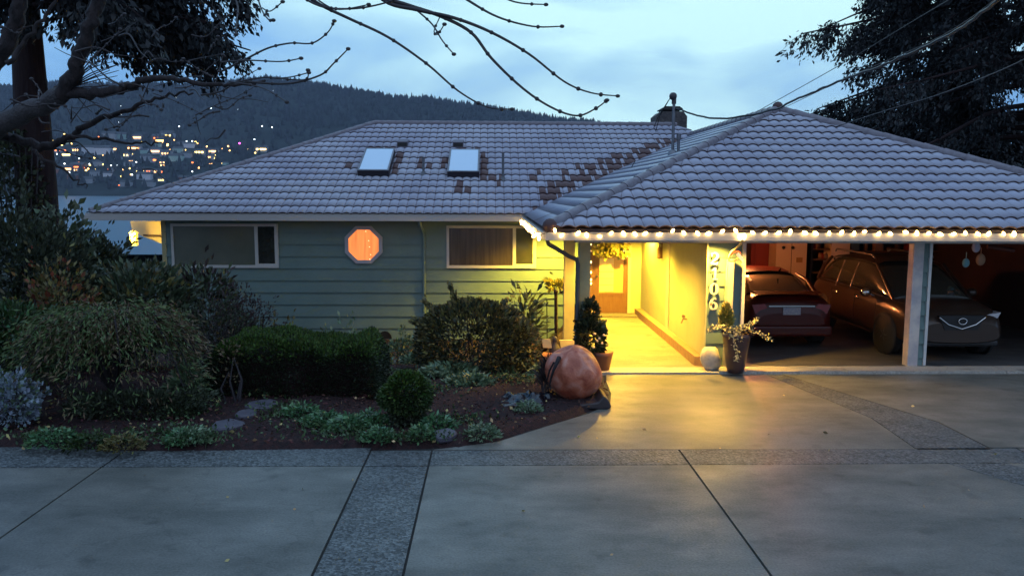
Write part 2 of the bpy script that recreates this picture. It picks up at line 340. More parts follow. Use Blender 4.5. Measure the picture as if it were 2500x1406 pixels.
slab('aggregate_strip', [(G(2330,1140).x, yb0-.02), (G(2420,1140).x+.25, yb0-.02), (7.2, 6.6), (6.75, 6.2)], MA, .003)
a = G(2420, 1096); panel(6.4, 18, yb0, yb1, MA, 'aggregate_band', -.003)
# carport slab with a raised front edge, the walkway to the door
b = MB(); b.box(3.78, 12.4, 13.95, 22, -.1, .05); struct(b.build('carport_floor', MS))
MK = concrete('kerb_concrete', (.42, .38, .33), (.34, .31, .27), 0, .5)
for x0, x1 in ((1.35, 3.9), (3.915, 6.12), (6.135, 8.9), (8.915, 12.4)):
    b = MB(); b.box(x0, x1, 13.52, 13.94, -.1, .045 if x0 > 3.9 else .03); struct(b.build('kerb_strip', MK))
b = MB(); b.prism([(1.35, 13.945), (3.78, 13.945), (3.78, 20.3), (2.38, 20.3), (1.55, 16.7)], 'z', -.6, .02); struct(b.build('walkway', MWK))
b = MB(); b.box(2.4, 3.70, 19.75, 20.28, .02, .06); struct(b.build('door_step', MWK))

# garden bed
bed = [(-9.5, 9.5)]+[(G(*p).x, G(*p).y) for p in ((0, 1092), (180, 1100), (350, 1106), (520, 1104), (700, 1102), (860, 1100), (1000, 1096), (1060, 1094))]+[(p.x, p.y) for p in edge]+[(1.33, 13.9), (1.53, 16.7), (2.36, 20.3), (2.4, 22.5), (-12, 22.5), (-12, 9.5)]
BP = np.array(bed)
def inside_dist(x, y):
    n = len(BP); c = False; dm = 1e9; j = n-1
    for i in range(n):
        xi, yi = BP[i]; xj, yj = BP[j]
        if (yi > y) != (yj > y) and x < (xj-xi)*(y-yi)/(yj-yi)+xi: c = not c
        dx, dy = xj-xi, yj-yi; t = max(0, min(1, ((x-xi)*dx+(y-yi)*dy)/(dx*dx+dy*dy+1e-9)))
        dm = min(dm, math.hypot(x-xi-t*dx, y-yi-t*dy)); j = i
    return dm if c else -dm
def bed_z(x, y):
    d = inside_dist(x, y)
    z = -.10+.17*min(1, max(0, (d+.05)/.25)) if d > -.06 else -.13
    if d > 0: z += .03*sin(x*2.3+y)*sin(y*1.9-x)*min(1, d)+RNG.normal(0, .008)
    return z+(garden_z(x, y)+.04)
gx = np.arange(-12, 2.6, .10); gy = np.arange(9.3, 22.6, .12)
V = [(x, y, bed_z(x, y)) for y in gy for x in gx]; nx = len(gx)
fs = [(j*nx+i, j*nx+i+1, (j+1)*nx+i+1, (j+1)*nx+i) for j in range(len(gy)-1) for i in range(nx-1) if max(V[j*nx+i][2]-garden_z(V[j*nx+i][0], V[j*nx+i][1]), V[(j+1)*nx+i+1][2]-garden_z(V[(j+1)*nx+i+1][0], V[(j+1)*nx+i+1][1])) > -.085]
b = MB(); b.add(V, fs, True); struct(b.build('garden_bed', MT['soil'], fix=False))
# bark chips and fallen leaves strewn over the bed (nobody could count them)
def bed_pts(n, x0, x1, y0, y1, inset=.02):
    o = []
    while len(o) < n:
        x = random.uniform(x0, x1); y = random.uniform(y0, y1)
        if inside_dist(x, y) > inset: o.append((x, y, garden_z(x, y)+.04+.085+random.uniform(-.01, .02)))
    return o
P = bed_pts(5200, -7, 1.8, 9.5, 14.5); D = RNG.normal(0, 1, (len(P), 3))*[1, 1, .25]
tag(leaves('bark_chips', P, D, .055, mat('bark_chip', (.075, .032, .028), .85, .2, island=.6)), kind='stuff')
P = [(random.uniform(-6, 7), random.uniform(6.4, 13.2), .012) for _ in range(46)]+bed_pts(230, -6.5, 1.4, 9.5, 12.5)+[(G(*q).x, G(*q).y, .1) for q in ((620, 1030), (645, 1085), (560, 1072), (600, 1060), (505, 1085), (230, 1090))]
tag(leaves('fallen_leaves', P, RNG.normal(0, 1, (len(P), 3))*[1, 1, .2], .055, LF['fallen'], aspect=.7), kind='stuff')

# ------------------------------------------------------------------ house
ZE, SL, YC, XC, DC, YM, XM, DM = 2.50, .436, 13.47, .95, 5.76, 22.0, -10.79, 6.72
house = thing('house', 'single-storey green sided house with frosted tile roof and open carport', 'house', (0, 18, 0))
# frosted tiles
m = bpy.data.materials.new('frosted_roof_tile'); m.use_nodes = True; t = m.node_tree; bs = t.nodes['Principled BSDF']; N = t.nodes.new; L = t.links.new
at = N('ShaderNodeAttribute'); at.attribute_name = 'frost_shade'; g = N('ShaderNodeNewGeometry')
nz = N('ShaderNodeTexNoise'); nz.inputs['Scale'].default_value = 26; nz.inputs['Detail'].default_value = 5; L(g.outputs['Position'], nz.inputs[0])
nb = N('ShaderNodeTexNoise'); nb.inputs['Scale'].default_value = .55; nb.inputs['Detail'].default_value = 4; L(g.outputs['Position'], nb.inputs[0])
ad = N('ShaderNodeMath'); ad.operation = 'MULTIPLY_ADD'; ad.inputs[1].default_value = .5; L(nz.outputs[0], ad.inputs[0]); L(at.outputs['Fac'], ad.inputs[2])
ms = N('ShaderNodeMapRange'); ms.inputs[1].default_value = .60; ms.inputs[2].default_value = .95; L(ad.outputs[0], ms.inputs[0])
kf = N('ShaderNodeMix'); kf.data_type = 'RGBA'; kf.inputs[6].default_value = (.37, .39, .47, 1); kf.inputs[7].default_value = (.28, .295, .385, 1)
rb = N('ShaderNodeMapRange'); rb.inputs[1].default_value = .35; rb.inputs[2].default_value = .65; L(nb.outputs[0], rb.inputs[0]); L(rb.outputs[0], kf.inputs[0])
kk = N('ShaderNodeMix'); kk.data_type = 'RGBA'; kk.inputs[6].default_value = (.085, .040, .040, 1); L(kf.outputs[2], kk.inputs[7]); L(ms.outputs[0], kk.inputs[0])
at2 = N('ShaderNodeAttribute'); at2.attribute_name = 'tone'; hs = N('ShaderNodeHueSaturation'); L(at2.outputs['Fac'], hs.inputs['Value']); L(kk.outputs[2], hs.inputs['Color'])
L(hs.outputs[0], bs.inputs['Base Color']); bs.inputs['Roughness'].default_value = .38; bs.inputs['Specular IOR Level'].default_value = .5
MTILE = m
def wavef(u, w):
    t = (u/w) % 1.0
    return .022*sin(pi*t/.74)**.8 if t < .74 else -.013*sin(pi*(t-.74)/.26)
def tiles(name, O, U, Vv, N_, vmax, ul, ur, w, rh, bare, parent, k8=10, wave=1.0, lift=.034):
    O, U, Vv, N_ = map(Vector, (O, U, Vv, N_)); vs = []; fs = []; fr = []; tn = []; du = w/k8; rows = int(math.ceil(vmax/rh))
    for k in range(rows):
        v0 = k*rh; v1 = min(v0+rh, vmax); vm = (v0+v1)/2
        a = min(ul(v0), ul(v1)); c = max(ur(v0), ur(v1)); i0 = int(math.floor(a/du)); i1 = int(math.ceil(c/du)); bb = len(vs); off = 0
        for i in range(i0, i1+1):
            u = i*du
            for v, hh in ((v0, .002), (v0, lift), (v1, .004 if lift > .02 else .002)):
                uu = min(max(u, ul(v)), ur(v)); vs.append(O+U*uu+Vv*(v-(.02 if hh == lift else 0))+N_*(wavef(uu, w)*wave+hh))
        for i in range(i1-i0):
            u = (i0+i+.5)*du; ci = math.floor((i0+i+.5)/k8); cen = O+U*((ci+.5)*w)+Vv*vm
            rr = random.Random(ci*7919+k*104729); f = rr.uniform(0, .34) if bare(cen, rr, (i0+i) % k8) else (.52 if wave > .5 and (i0+i) % k8 == k8-2 else 1.0); tone = rr.uniform(.92, 1.06)  # bare tiles lose frost; the steep flank column is darkened to paint roll shading
            q = bb+i*3
            fs.append((q+1, q+4, q+5, q+2)); fr.append(f); tn.append(tone)
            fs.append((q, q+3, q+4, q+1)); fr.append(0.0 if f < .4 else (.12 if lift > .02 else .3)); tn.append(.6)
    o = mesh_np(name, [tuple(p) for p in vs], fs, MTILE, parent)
    for nm, arr in (('frost_shade', fr), ('tone', tn)):
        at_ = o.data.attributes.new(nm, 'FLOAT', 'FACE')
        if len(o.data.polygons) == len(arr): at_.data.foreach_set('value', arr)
    return o
sq = sqrt(1+SL*SL)
def poly_in(px, py, P):
    c = False; j = len(P)-1
    for i in range(len(P)):
        if (P[i][1] > py) != (P[j][1] > py) and px < (P[j][0]-P[i][0])*(py-P[i][1])/(P[j][1]-P[i][1])+P[i][0]: c = not c
        j = i
    return c
bare_patches = [([(906, 356), (966, 356), (968, 374), (904, 374)], .9), ([(962, 376), (984, 376), (972, 430), (952, 430)], 1), ([(1125, 357), (1172, 357), (1172, 378), (1125, 376)], .9),
 ([(1073, 376), (1094, 376), (1090, 415), (1070, 415)], .9), ([(1168, 378), (1193, 378), (1196, 445), (1172, 445)], 1), ([(852, 398), (870, 398), (866, 413), (850, 413)], 1),
 ([(1046, 396), (1064, 396), (1064, 412), (1044, 412)], .8), ([(1198, 432), (1216, 432), (1216, 446), (1198, 446)], .9), ([(890, 357), (904, 357), (902, 366), (888, 366)], 1),
 ([(1024, 388), (1036, 388), (1034, 424), (1022, 424)], .6), ([(1222, 434), (1240, 434), (1240, 452), (1222, 452)], .8), ([(880, 440), (950, 440), (945, 464), (874, 464)], .25), ([(1094, 440), (1172, 440), (1174, 468), (1094, 468)], .3),
 ([(1285, 405), (1420, 408), (1420, 445), (1300, 450)], .4)]
valley_band = [(1290, 516), (1318, 492), (1314, 458), (1395, 424), (1460, 396), (1530, 372), (1600, 345), (1660, 335), (1650, 372), (1500, 440), (1330, 515)]
def bare_main(c, rr, k):
    px, py = PJ(c)
    for P, p in bare_patches:
        if poly_in(px, py, P): a_ = rr.randint(-3, 3); return rr.random() < p and a_ <= k < a_+rr.randint(7, 13)
    if poly_in(px, py, valley_band):
        a_ = rr.randint(-4, 4); q_ = rr.randint(5, 12); return a_ <= k < a_+q_ if rr.random() < .75 else rr.random() < .8
    return rr.random() < .003
never = lambda c, rr, k: rr.random() < .002
XR = 13.2
roof = MB()   # the roof's boards under the tiles, and the slopes turned away
ridge_zm = ZE+SL*DM; ridge_zc = ZE+SL*DC; cb = .03
ym2 = YM+2*DM
roof.add([(XM, YM, ZE-cb), (XR, YM, ZE-cb), (XR-DM, YM+DM, ridge_zm-cb), (XM+DM, YM+DM, ridge_zm-cb), (XM, ym2, ZE-cb), (XR, ym2, ZE-cb)], [(0, 1, 2, 3), (0, 3, 4), (3, 2, 5, 4), (1, 5, 2)])
xr2 = XC+2*DC; pk = (XC+DC, YC+DC)
roof.add([(XC, YC, ZE-cb), (xr2, YC, ZE-cb), (pk[0], pk[1], ridge_zc-cb), (pk[0], YM+DM-.6, ridge_zc-cb), (XC, YM+.2, ZE-cb), (xr2, YM+.2, ZE-cb)], [(0, 1, 2), (0, 2, 3, 4), (1, 5, 3, 2)])
roof_o = roof.build('roof', MT['fascia'], house)
RHM = DM*sq/16; RHC = DC*sq/16
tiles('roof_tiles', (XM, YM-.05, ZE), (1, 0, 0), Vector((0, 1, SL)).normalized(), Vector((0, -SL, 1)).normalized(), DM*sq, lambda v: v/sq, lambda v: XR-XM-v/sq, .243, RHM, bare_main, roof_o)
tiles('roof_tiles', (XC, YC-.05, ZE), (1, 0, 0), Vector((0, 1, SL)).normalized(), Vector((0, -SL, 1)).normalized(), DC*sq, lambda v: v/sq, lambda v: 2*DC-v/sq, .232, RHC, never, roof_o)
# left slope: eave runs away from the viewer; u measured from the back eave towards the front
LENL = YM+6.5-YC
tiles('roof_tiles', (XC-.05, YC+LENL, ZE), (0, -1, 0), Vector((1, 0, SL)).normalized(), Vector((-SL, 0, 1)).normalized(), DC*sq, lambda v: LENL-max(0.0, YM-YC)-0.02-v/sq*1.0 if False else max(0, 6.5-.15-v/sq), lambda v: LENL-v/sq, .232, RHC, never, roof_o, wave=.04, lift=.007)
# right slopes, plain frosted
# ridge and hip caps: overlapping barrel tiles
mcap = mat('ridge_cap', (.20, .19, .22), .45, noise=(8, (.12, .10, .12), .2))
def caps(A, B, r=.105):
    A = Vector(A); B = Vector(B); n = max(1, int((B-A).length/.42)); b = MB()
    for i in range(n):
        p = A.lerp(B, i/n); q = A.lerp(B, (i+1)/n+.02/n); b.tube([p, q], [r*1.08, r*.95], 10)
    b.build('ridge_cap', mcap, roof_o)
apx = (XM+DM, YM+DM, ridge_zm+.03); cpk = (pk[0], pk[1], ridge_zc+.03)
caps((XM+.05, YM+.05, ZE+.03), apx); caps(apx, (XR-DM, YM+DM, ridge_zm+.03)); caps((XC+.05, YC+.02, ZE+.03), cpk); caps(cpk, (xr2, YC, ZE+.03)); caps(cpk, (pk[0], YM+DC-.1, ridge_zc+.03))
mce = mat('cap_end', (.07, .035, .035), .6)
for cc in (Vector(cpk)+Vector((0, -.02, .05)), Vector((XC+.02, YC-.02, ZE+.02))): b = MB(); b.ball(cc, .13, 10, 6); b.build('hip_end_cap', mce, roof_o)

# gutters (white boxes), fascia boards, soffits
b = MB(); b.box(XM-.10, XC, YM-.14, YM-.02, 2.31, 2.44); b.box(XM-.06, XC, YM-.02, YM+.04, 2.40, 2.50); b.build('gutter', MT['gutter'], house)
b = MB(); b.box(XC-.06, xr2+.1, YC-.13, YC-.01, 2.29, 2.42); b.build('gutter', MT['gutter'], house)
b = MB(); b.box(XC-.13, XC-.01, YC-.13+.12, YM-.14, 2.30, 2.42); b.build('gutter', MT['gutter'], house)
b = MB(); b.box(XC+.01, xr2, YC, YC+.05, 2.32, 2.475); b.box(XC, XC+.05, YC+.05, YM, 2.30, 2.47); b.build('fascia', MT['fascia'], house)
b = MB(); b.box(XM+.02, XC, YM+.05, YM+.62, 2.30, 2.34); b.box(XC+.05, 3.76, YC+.05, 22.6, 2.30, 2.34); b.box(3.79, xr2-.05, YC+.05, 22, 2.31, 2.35); b.box(XM, -9.1, YM+.63, YM+8, 2.30, 2.34); b.build('soffit', MT['soffit'], house)
b = MB(); b.box(XC+.5, xr2-.4, 13.90, 14.08, 2.22, 2.30); b.build('beam', MT['white'], house)

# walls with lap siding
def siding(name, x0, x1, y, z0, z1, face=-1, bh=.335, axis='x', m=None, lip=.042):
    b = MB(); z = z1
    while z > z0+.01:
        zb = max(z0, z-bh)
        if axis == 'x': b.prism([(y, z), (y, zb), (y+face*lip, zb), (y+face*.004, z)], 'x', x0, x1)
        else: b.prism([(y, z), (y, zb), (y+face*lip, zb), (y+face*.006, z)], 'y', x0, x1)
        z = zb
    return b.build(name, m or MT['siding'], house)
YW = 22.6
siding('wall', -9.0, 2.48, YW, -1.15, 2.30)
b = MB(); b.box(-9.0, 2.48, YW+.002, YW+.15, -1.3, 2.3); b.box(-9.0, -8.9, YW+.15, YW+9, -1.3, 2.3); b.build('wall', MT['siding'], house)
b = MB(); b.box(-9.09, -8.97, YW-.04, YW+.12, -1.2, 2.3); b.build('corner_trim', MT['post'], house)
# entry block and walls of the covered walk
mwall = mat('walk_wall_paint', (.47, .47, .25), .55, noise=(2.5, (.42, .42, .22), .2), bump=(8, .15))
b = MB(); b.box(2.45, 2.53, 20.3, YW, 0, 2.3); b.box(3.47, 3.78, 20.3, 20.42, .0, 2.3); b.build('wall', mwall, house)
b = MB(); b.box(3.78, 3.9, 14.06, 20.42, .0, 2.3); b.build('wall', mwall, house)
b = MB(); b.box(3.762, 3.779, 17.0, 17.28, .191, 2.3); b.build('wall_trim', MT['cream'], house); b = MB(); b.box(3.45, 3.52, 20.27, 20.299, .06, 2.3); b.build('wall_trim', MT['cream'], house)
b = MB(); b.box(3.62, 3.775, 14.10, 20.2, .02, .19); b.build('walk_kerb', MT['kerbw'], house)
# number pillar
b = MB(); b.box(3.9, 4.42, 14.062, 22, .05, 2.3); b.build('wall', MT['siding'], house)
siding('wall', 3.783, 4.40, 14.058, .05, 2.22, bh=.255, lip=.026)
b = MB(); b.box(3.758, 3.781, 14.0, 14.059, .05, 2.29); b.build('corner_trim', mwall, house)
b = MB(); b.box(4.385, 4.44, 13.99, 14.06, .05, 2.22); b.build('corner_trim', MT['white'], house)
b = MB(); b.box(4.10, 4.20, 13.88, 14.03, .05, 1.93); b.build('pilaster', MT['cream'], house)
# carport inner walls
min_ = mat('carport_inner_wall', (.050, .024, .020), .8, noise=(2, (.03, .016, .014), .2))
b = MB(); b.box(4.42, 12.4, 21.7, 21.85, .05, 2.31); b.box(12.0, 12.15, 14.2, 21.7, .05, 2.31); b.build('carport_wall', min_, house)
# divider post: white board, siding strip, thin trim
pl = W(2222, 700, 13.97).x; 
b = MB(); b.box(pl-.005, pl+.175, 13.9, 14.08, .05, 2.22); b.build('post', mat('worn_white_post', (.55, .50, .46), .6, noise=(3, (.36, .34, .36), .12)), house)
siding('post_siding', pl+.177, pl+.315, 14.02, .05, 2.22, bh=.255)
b = MB(); b.box(pl+.177, pl+.315, 14.022, 14.25, .05, 2.22); b.build('post_siding', MT['siding'], house)
b = MB(); b.box(pl+.316, pl+.365, 13.97, 14.2, .05, 2.22); b.build('post_trim', MT['white'], house)
# walk posts
xa = W(1426, 700, 14).x; xb = W(1389, 700, 16.4).x
b = MB(); b.box(xa-.10, xa+.10, 13.96, 14.12, .0, 2.29); b.build('post', MT['post'], house)
b = MB(); b.box(xb-.105, xb+.105, 16.3, 16.5, -.6, 2.29); b.build('post', MT['post'], house)

# windows
def window(x0, x1, z0, z1, y, split, mleft, mright, fr=.07):
    f = MB(); 
    f.box(x0, x1, y-.075, y-.02, z1-fr, z1); f.box(x0, x1, y-.085, y-.02, z0, z0+fr*1.1)
    f.box(x0, x0+fr, y-.074, y-.02, z0+fr*1.1, z1-fr); f.box(x1-fr, x1, y-.074, y-.02, z0+fr*1.1, z1-fr); f.box(split-.05, split+.04, y-.070, y-.02, z0+fr*1.1, z1-fr)
    r0 = split+.04; f.box(r0, x1-fr, y-.066, y-.02, z0+fr*1.1, z0+fr*1.1+.04); f.box(x1-fr-.03, x1-fr, y-.066, y-.02, z0+fr*1.1+.04, z1-fr)
    o = f.build('window', MT['trim'], house)
    g = MB(); g.box(x0+fr, split-.05, y-.048, y-.021, z0+fr*1.1, z1-fr); g.build('pane', mleft, o)
    g = MB(); g.box(split+.04, x1-fr-.03, y-.05, y-.021, z0+fr*1.1+.04, z1-fr); g.build('pane', mright, o); return o
q0 = W(416, 551, YW-.06); q1 = W(681, 654, YW-.06); window(q0.x, q1.x, q1.z, 2.20, YW, W(628, 600, YW).x, MT['blind'], MT['glass'])
q0 = W(1090, 551, YW-.06); q1 = W(1309, 655, YW-.06); window(q0.x, q1.x, q1.z, q0.z, YW, W(1256, 600, YW).x, MT['curt'], MT['glass'])
# octagonal window, curtain lit from inside
oc = W(888, 598, YW-.06); ro = .56; ri = .455
f = MB()
for k in range(8):
    a0 = pi/8+k*pi/4; a1 = a0+pi/4
    P = [(oc.x+r_*cos(a_), oc.z+r_*sin(a_)) for r_, a_ in ((ri, a0), (ro, a0), (ro, a1), (ri, a1))]; f.prism(P, 'y', YW-.10, YW-.02)
ow = f.build('octagonal_window', mat('octagon_frame', (.40, .38, .42), .5), house)
mcu = mat('glowing_curtain', (.5, .16, .05), .8, emit=((1.0, .27, .07), 1.0)); nt2 = mcu.node_tree; bs = nt2.nodes['Principled BSDF']
wv = nt2.nodes.new('ShaderNodeTexNoise'); wv.inputs['Scale'].default_value = 4; mpp = nt2.nodes.new('ShaderNodeMapping'); mpp.inputs['Scale'].default_value = (3.5, .2, .25)
gg = nt2.nodes.new('ShaderNodeNewGeometry'); nt2.links.new(gg.outputs['Position'], mpp.inputs[0]); nt2.links.new(mpp.outputs[0], wv.inputs[0])
mr = nt2.nodes.new('ShaderNodeMapRange'); mr.inputs[1].default_value = .3; mr.inputs[2].default_value = .7; mr.inputs[3].default_value = .7; mr.inputs[4].default_value = 1.25; nt2.links.new(wv.outputs[0], mr.inputs[0]); nt2.links.new(mr.outputs[0], bs.inputs['Emission Strength'])
g = MB(); g.prism([(oc.x+ri*cos(pi/8+k*pi/4), oc.z+ri*sin(pi/8+k*pi/4)) for k in range(8)], 'y', YW-.06, YW-.03); g.build('curtain', mcu, ow)
mb_ = mat('window_bulb', (1, .9, .7), .4, emit=((1, .45, .16), 1.6))
for q in ((900, 588), (902, 603), (905, 622), (893, 565), (903, 633)):
    g = MB(); g.ball(W(q[0], q[1], YW-.08), .018, 8, 5); g.build('light_bulb', mb_, ow)
# crawl-space vent, downspout on the main wall
p = W(940, 822, YW); b = MB(); b.prism([(p.x+.2*cos(a*pi/8), p.z-.05+.22*sin(a*pi/8)) for a in range(9)], 'y', YW-.05, YW-.03); b.build('vent', MT['black'], house)
p = W(1035, 560, YW); b = MB(); b.tube([(p.x-.06, YM-.08, 2.32), (p.x-.06, YM-.06, 2.22), (p.x, YW-.09, 1.98), (p.x, YW-.08, 1.9), (p.x, YW-.08, -1.1)], .045, 8); b.build('downspout', MT['siding'], house)
# dark downspout from the carport corner to the front post
b = MB(); b.tube([(XC-.02, YC-.02, 2.3), (XC, YC+.02, 2.22), (xa-.28, 13.82, 1.99), (xa-.15, 13.87, 1.93), (xa-.125, 13.88, 1.85), (xa-.135, 13.88, .15)], .038, 8); b.build('downspout', MT['pipe'], house)

# front door
yd = 20.36; dx0, dx1 = 2.53, 3.47
b = MB(); b.box(dx0, dx0+.10, 20.30, yd, .06, 2.1); b.box(dx1-.05, dx1, 20.29, yd, .06, 2.1); b.box(dx0, dx1, 20.3, yd, 2.1, 2.3)
b.box(dx0+.10, dx1-.05, 20.31, yd, .06, .52); b.box(dx0+.10, dx0+.19, 20.31, yd, .52, 2.1); b.box(dx1-.13, dx1-.05, 20.31, yd, .52, 2.1); b.box(dx0+.19, dx1-.13, 20.315, yd, 1.95, 2.1)
b.box(dx0+.17, dx1-.11, 20.295, 20.312, .50, .57)
door = b.build('door', MT['wood'], house)
mp1 = mat('lit_door_pane', (.6, .35, .1), .25, emit=((1, .45, .10), .15), noise=(2, (.5, .3, .1), .2)); mp2 = mat('lit_door_blind', (.8, .6, .25), .4, emit=((1, .58, .15), .2))
b = MB(); b.box(dx0+.19, dx1-.13, 20.335, 20.35, .52, 1.95); b.build('pane', mp1, door)
b = MB()
for k in range(5): b.box(dx0+.20, dx0+.56, 20.32, 20.334, .6+k*.17, .6+k*.17+.158)
b.build('blind', mp2, door)
b = MB(); b.tube([(dx0+.135, 20.30, 1.0), (dx0+.135, 20.25, 1.0)], .018, 8); b.ball((dx0+.135, 20.235, 1.0), .03, 10, 6); b.build('handle', MT['steel'], door)
sd = MB(); sd.box(2.46, 2.53, 20.29, 20.34, .06, 2.2); so_ = sd.build('sidelight', MT['wood'], house)
# bulbs strung down the left of the door frame
for yy in (597, 612, 640, 665, 683, 692):
    g = MB(); p = W(1443, yy, 20.24); g.ball(p, .018, 8, 5, sz=2 if yy > 620 else 1.2); g.build('light_bulb', mat('door_bulb', (1, .9, .6), .4, emit=((1, .66, .22), 5)) if yy == 597 else bpy.data.materials['door_bulb'], so_)
# recessed downlights of the walk, plus one added by the main wall: rings and light
ring = mat('lamp_ring', (.7, .68, .6), .4); lampm = mat('lamp_glow', (1, .9, .6), .5, emit=((1, .80, .34), 30))
def downlight(x, y, energy, size=150, blend=.6, col=(1, .61, .05), rad=.04):
    b = MB(); b.lathe((x, y, 2.3), [(.075, -.012), (.075, .0), (.055, .0), (.055, -.012)], 20); o = b.build('downlight', ring, house)
    b = MB(); b.lathe((x, y, 2.297), [(.054, 0), (.001, 0)], 16); b.build('lamp', lampm, o)
    l = bpy.data.lights.new('downlight_lamp', 'SPOT'); l.energy = energy; l.spot_size = radians(size); l.spot_blend = blend; l.color = col; l.shadow_soft_size = rad
    lo = bpy.data.objects.new('downlight_lamp', l); COL.objects.link(lo); lo.parent = house; lo.matrix_parent_inverse = Matrix.Translation(house.location).inverted(); lo.location = (x, y, 2.27)
downlight(3.62, 19.0, 1000); downlight(2.6, 17.2, 650); downlight(3.78, 13.63, 640, col=(1, .54, .06)); downlight(2.3, 15.2, 560, col=(1, .55, .06)); downlight(1.7, 21.3, 1500)  # the last one is added to warm the siding beside the posts
# porch light at the far left corner
b = MB(); b.box(XM+.35, XM+.50, YM+4.3, YM+4.45, -1.2, 2.3); b.box(XM+.35, -9.1, YM+4.3, YM+4.42, 2.12, 2.29); b.build('porch_frame', MT['siding'], house)
p = W(328, 582, YM+3.0); b = MB(); b.box(p.x-.11, p.x+.08, p.y-.08, p.y+.08, p.z-.22, p.z+.16); b.prism([(p.x-.13, p.z+.161), (p.x+.10, p.z+.161), (p.x-.01, p.z+.24)], 'y', p.y-.1, p.y+.1); o = b.build('porch_lamp', mat('porch_glow', (1, .8, .3), .5, emit=((1, .62, .06), 1.6)), house)
l = bpy.data.lights.new('porch_light', 'POINT'); l.energy = 90; l.color = (1, .58, .08); l.shadow_soft_size = .1
lo = bpy.data.objects.new('porch_light', l); COL.objects.link(lo); lo.parent = house; lo.matrix_parent_inverse = Matrix.Translation(house.location).inverted(); lo.location = (p.x, p.y-.25, p.z+.1)
b = MB(); P = [W(x, y, YM+3.6) for x, y in ((318, 540), (414, 540), (414, 602), (348, 577), (322, 562))]; b.prism([(p_.x, p_.z) for p_ in P], 'y', YM+3.6, YM+3.7); b.build('porch_panel', MT['cream'], house)
b = MB(); b.tube([W(350, 574, YM+3.52), W(414, 578, YM+3.52)], .03, 5); b.build('porch_rail', MT['fascia'], house)
# carport lamp on the ceiling
b = MB(); b.box(5.35, 5.5, 17.3, 18.5, 2.25, 2.30); o = b.build('carport_lamp', mat('tube_glow', (1, .6, .3), .5, emit=((1, .40, .12), 6)), house)
l = bpy.data.lights.new('carport_light', 'POINT'); l.energy = 190; l.color = (1, .31, .09); l.shadow_soft_size = .12
lo = bpy.data.objects.new('carport_light', l); COL.objects.link(lo); lo.parent = house; lo.matrix_parent_inverse = Matrix.Translation(house.location).inverted(); lo.location = (5.45, 17.8, 2.15)

# house numbers 2 1 0 6: fat and thin strokes, cut from board, mounted on the siding
def stroke(b, pts, wd, y0, y1):
    n = len(pts); Lp = []; Rp = []
    for i in range(n):
        p = Vector(pts[i]); t = (Vector(pts[min(i+1, n-1)])-Vector(pts[max(i-1, 0)])).normalized(); nn = Vector((-t.y, t.x)); h = wd[i]/2; Lp.append(p+nn*h); Rp.append(p-nn*h)
    for i in range(n-1): b.prism([tuple(Lp[i]), tuple(Lp[i+1]), tuple(Rp[i+1]), tuple(Rp[i])], 'y', y0, y1)
def digit(ch, cx, cz, h):
    b = MB(); y0, y1 = 13.955, 13.985; s_ = h; P = lambda u, v: (cx+u*s_, cz+v*s_)
    arc = lambda ox, oz, rx, rz, a0, a1, n: [(ox+rx*cos(radians(a0+(a1-a0)*i/n)), oz+rz*sin(radians(a0+(a1-a0)*i/n))) for i in range(n+1)]
    if ch == '0':
        pts = arc(0, 0, .26, .43, 0, 360, 28); wd = [(.07+.17*abs(cos(radians(360*i/28))))*s_ for i in range(29)]
    if ch == '1':
        stroke(b, [P(0.02, -.42), P(0.02, .48)], [.19*s_]*2, y0, y1); stroke(b, [P(-.2, -.46), P(.24, -.46)], [.09*s_]*2, y0-.001, y1); stroke(b, [P(-.2, .26), P(.05, .44)], [.07*s_, .14*s_], y0-.001, y1)
        return b
    if ch == '2':
        pts = arc(0, .2, .25, .26, 160, -30, 12)+[(0.02, -.12), (-.14, -.26), (-.27, -.40)]; wd = [(.10, .13, .12, .09, .07, .08, .10, .14, .18, .21, .22, .21, .19, .15, .10, .07)[i]*s_ for i in range(16)]
        b.ball((cx-.19*s_, 13.97, cz+.22*s_), .085*s_, 8, 5, sy=.3)
        stroke(b, [P(-.28, -.42), P(.26, -.42)], [.15*s_, .16*s_], y0-.001, y1); stroke(b, [P(.24, -.46), P(.29, -.26)], [.10*s_, .05*s_], y0-.0015, y1)
    if ch == '6':
        pts = arc(0.02, -.19, .235, .27, 0, 360, 24); wd = [(.07+.13*abs(cos(radians(360*i/24))))*s_ for i in range(25)]; stroke(b, [P(u, v) for u, v in pts], wd, y0, y1)
        pts = [(-.21, -.17), (-.20, .02), (-.15, .2), (-.05, .36), (.08, .45), (.2, .40)]; wd = [x*s_ for x in (.17, .18, .17, .12, .07, .08)]
        b.ball((cx+.19*s_, 13.97, cz+.34*s_), .08*s_, 8, 5, sy=.3)
    stroke(b, [P(u, v) for u, v in pts], wd, y0, y1); return b
mnum = mat('cream_number', (.75, .70, .55), .5)
for ch, px, py in (('2', 1744, 631), ('1', 1745, 668), ('0', 1743, 705), ('6', 1741, 741)):
    p = W(px, py, 13.97); digit(ch, p.x, p.z, .215).build('house_number', mnum, house)

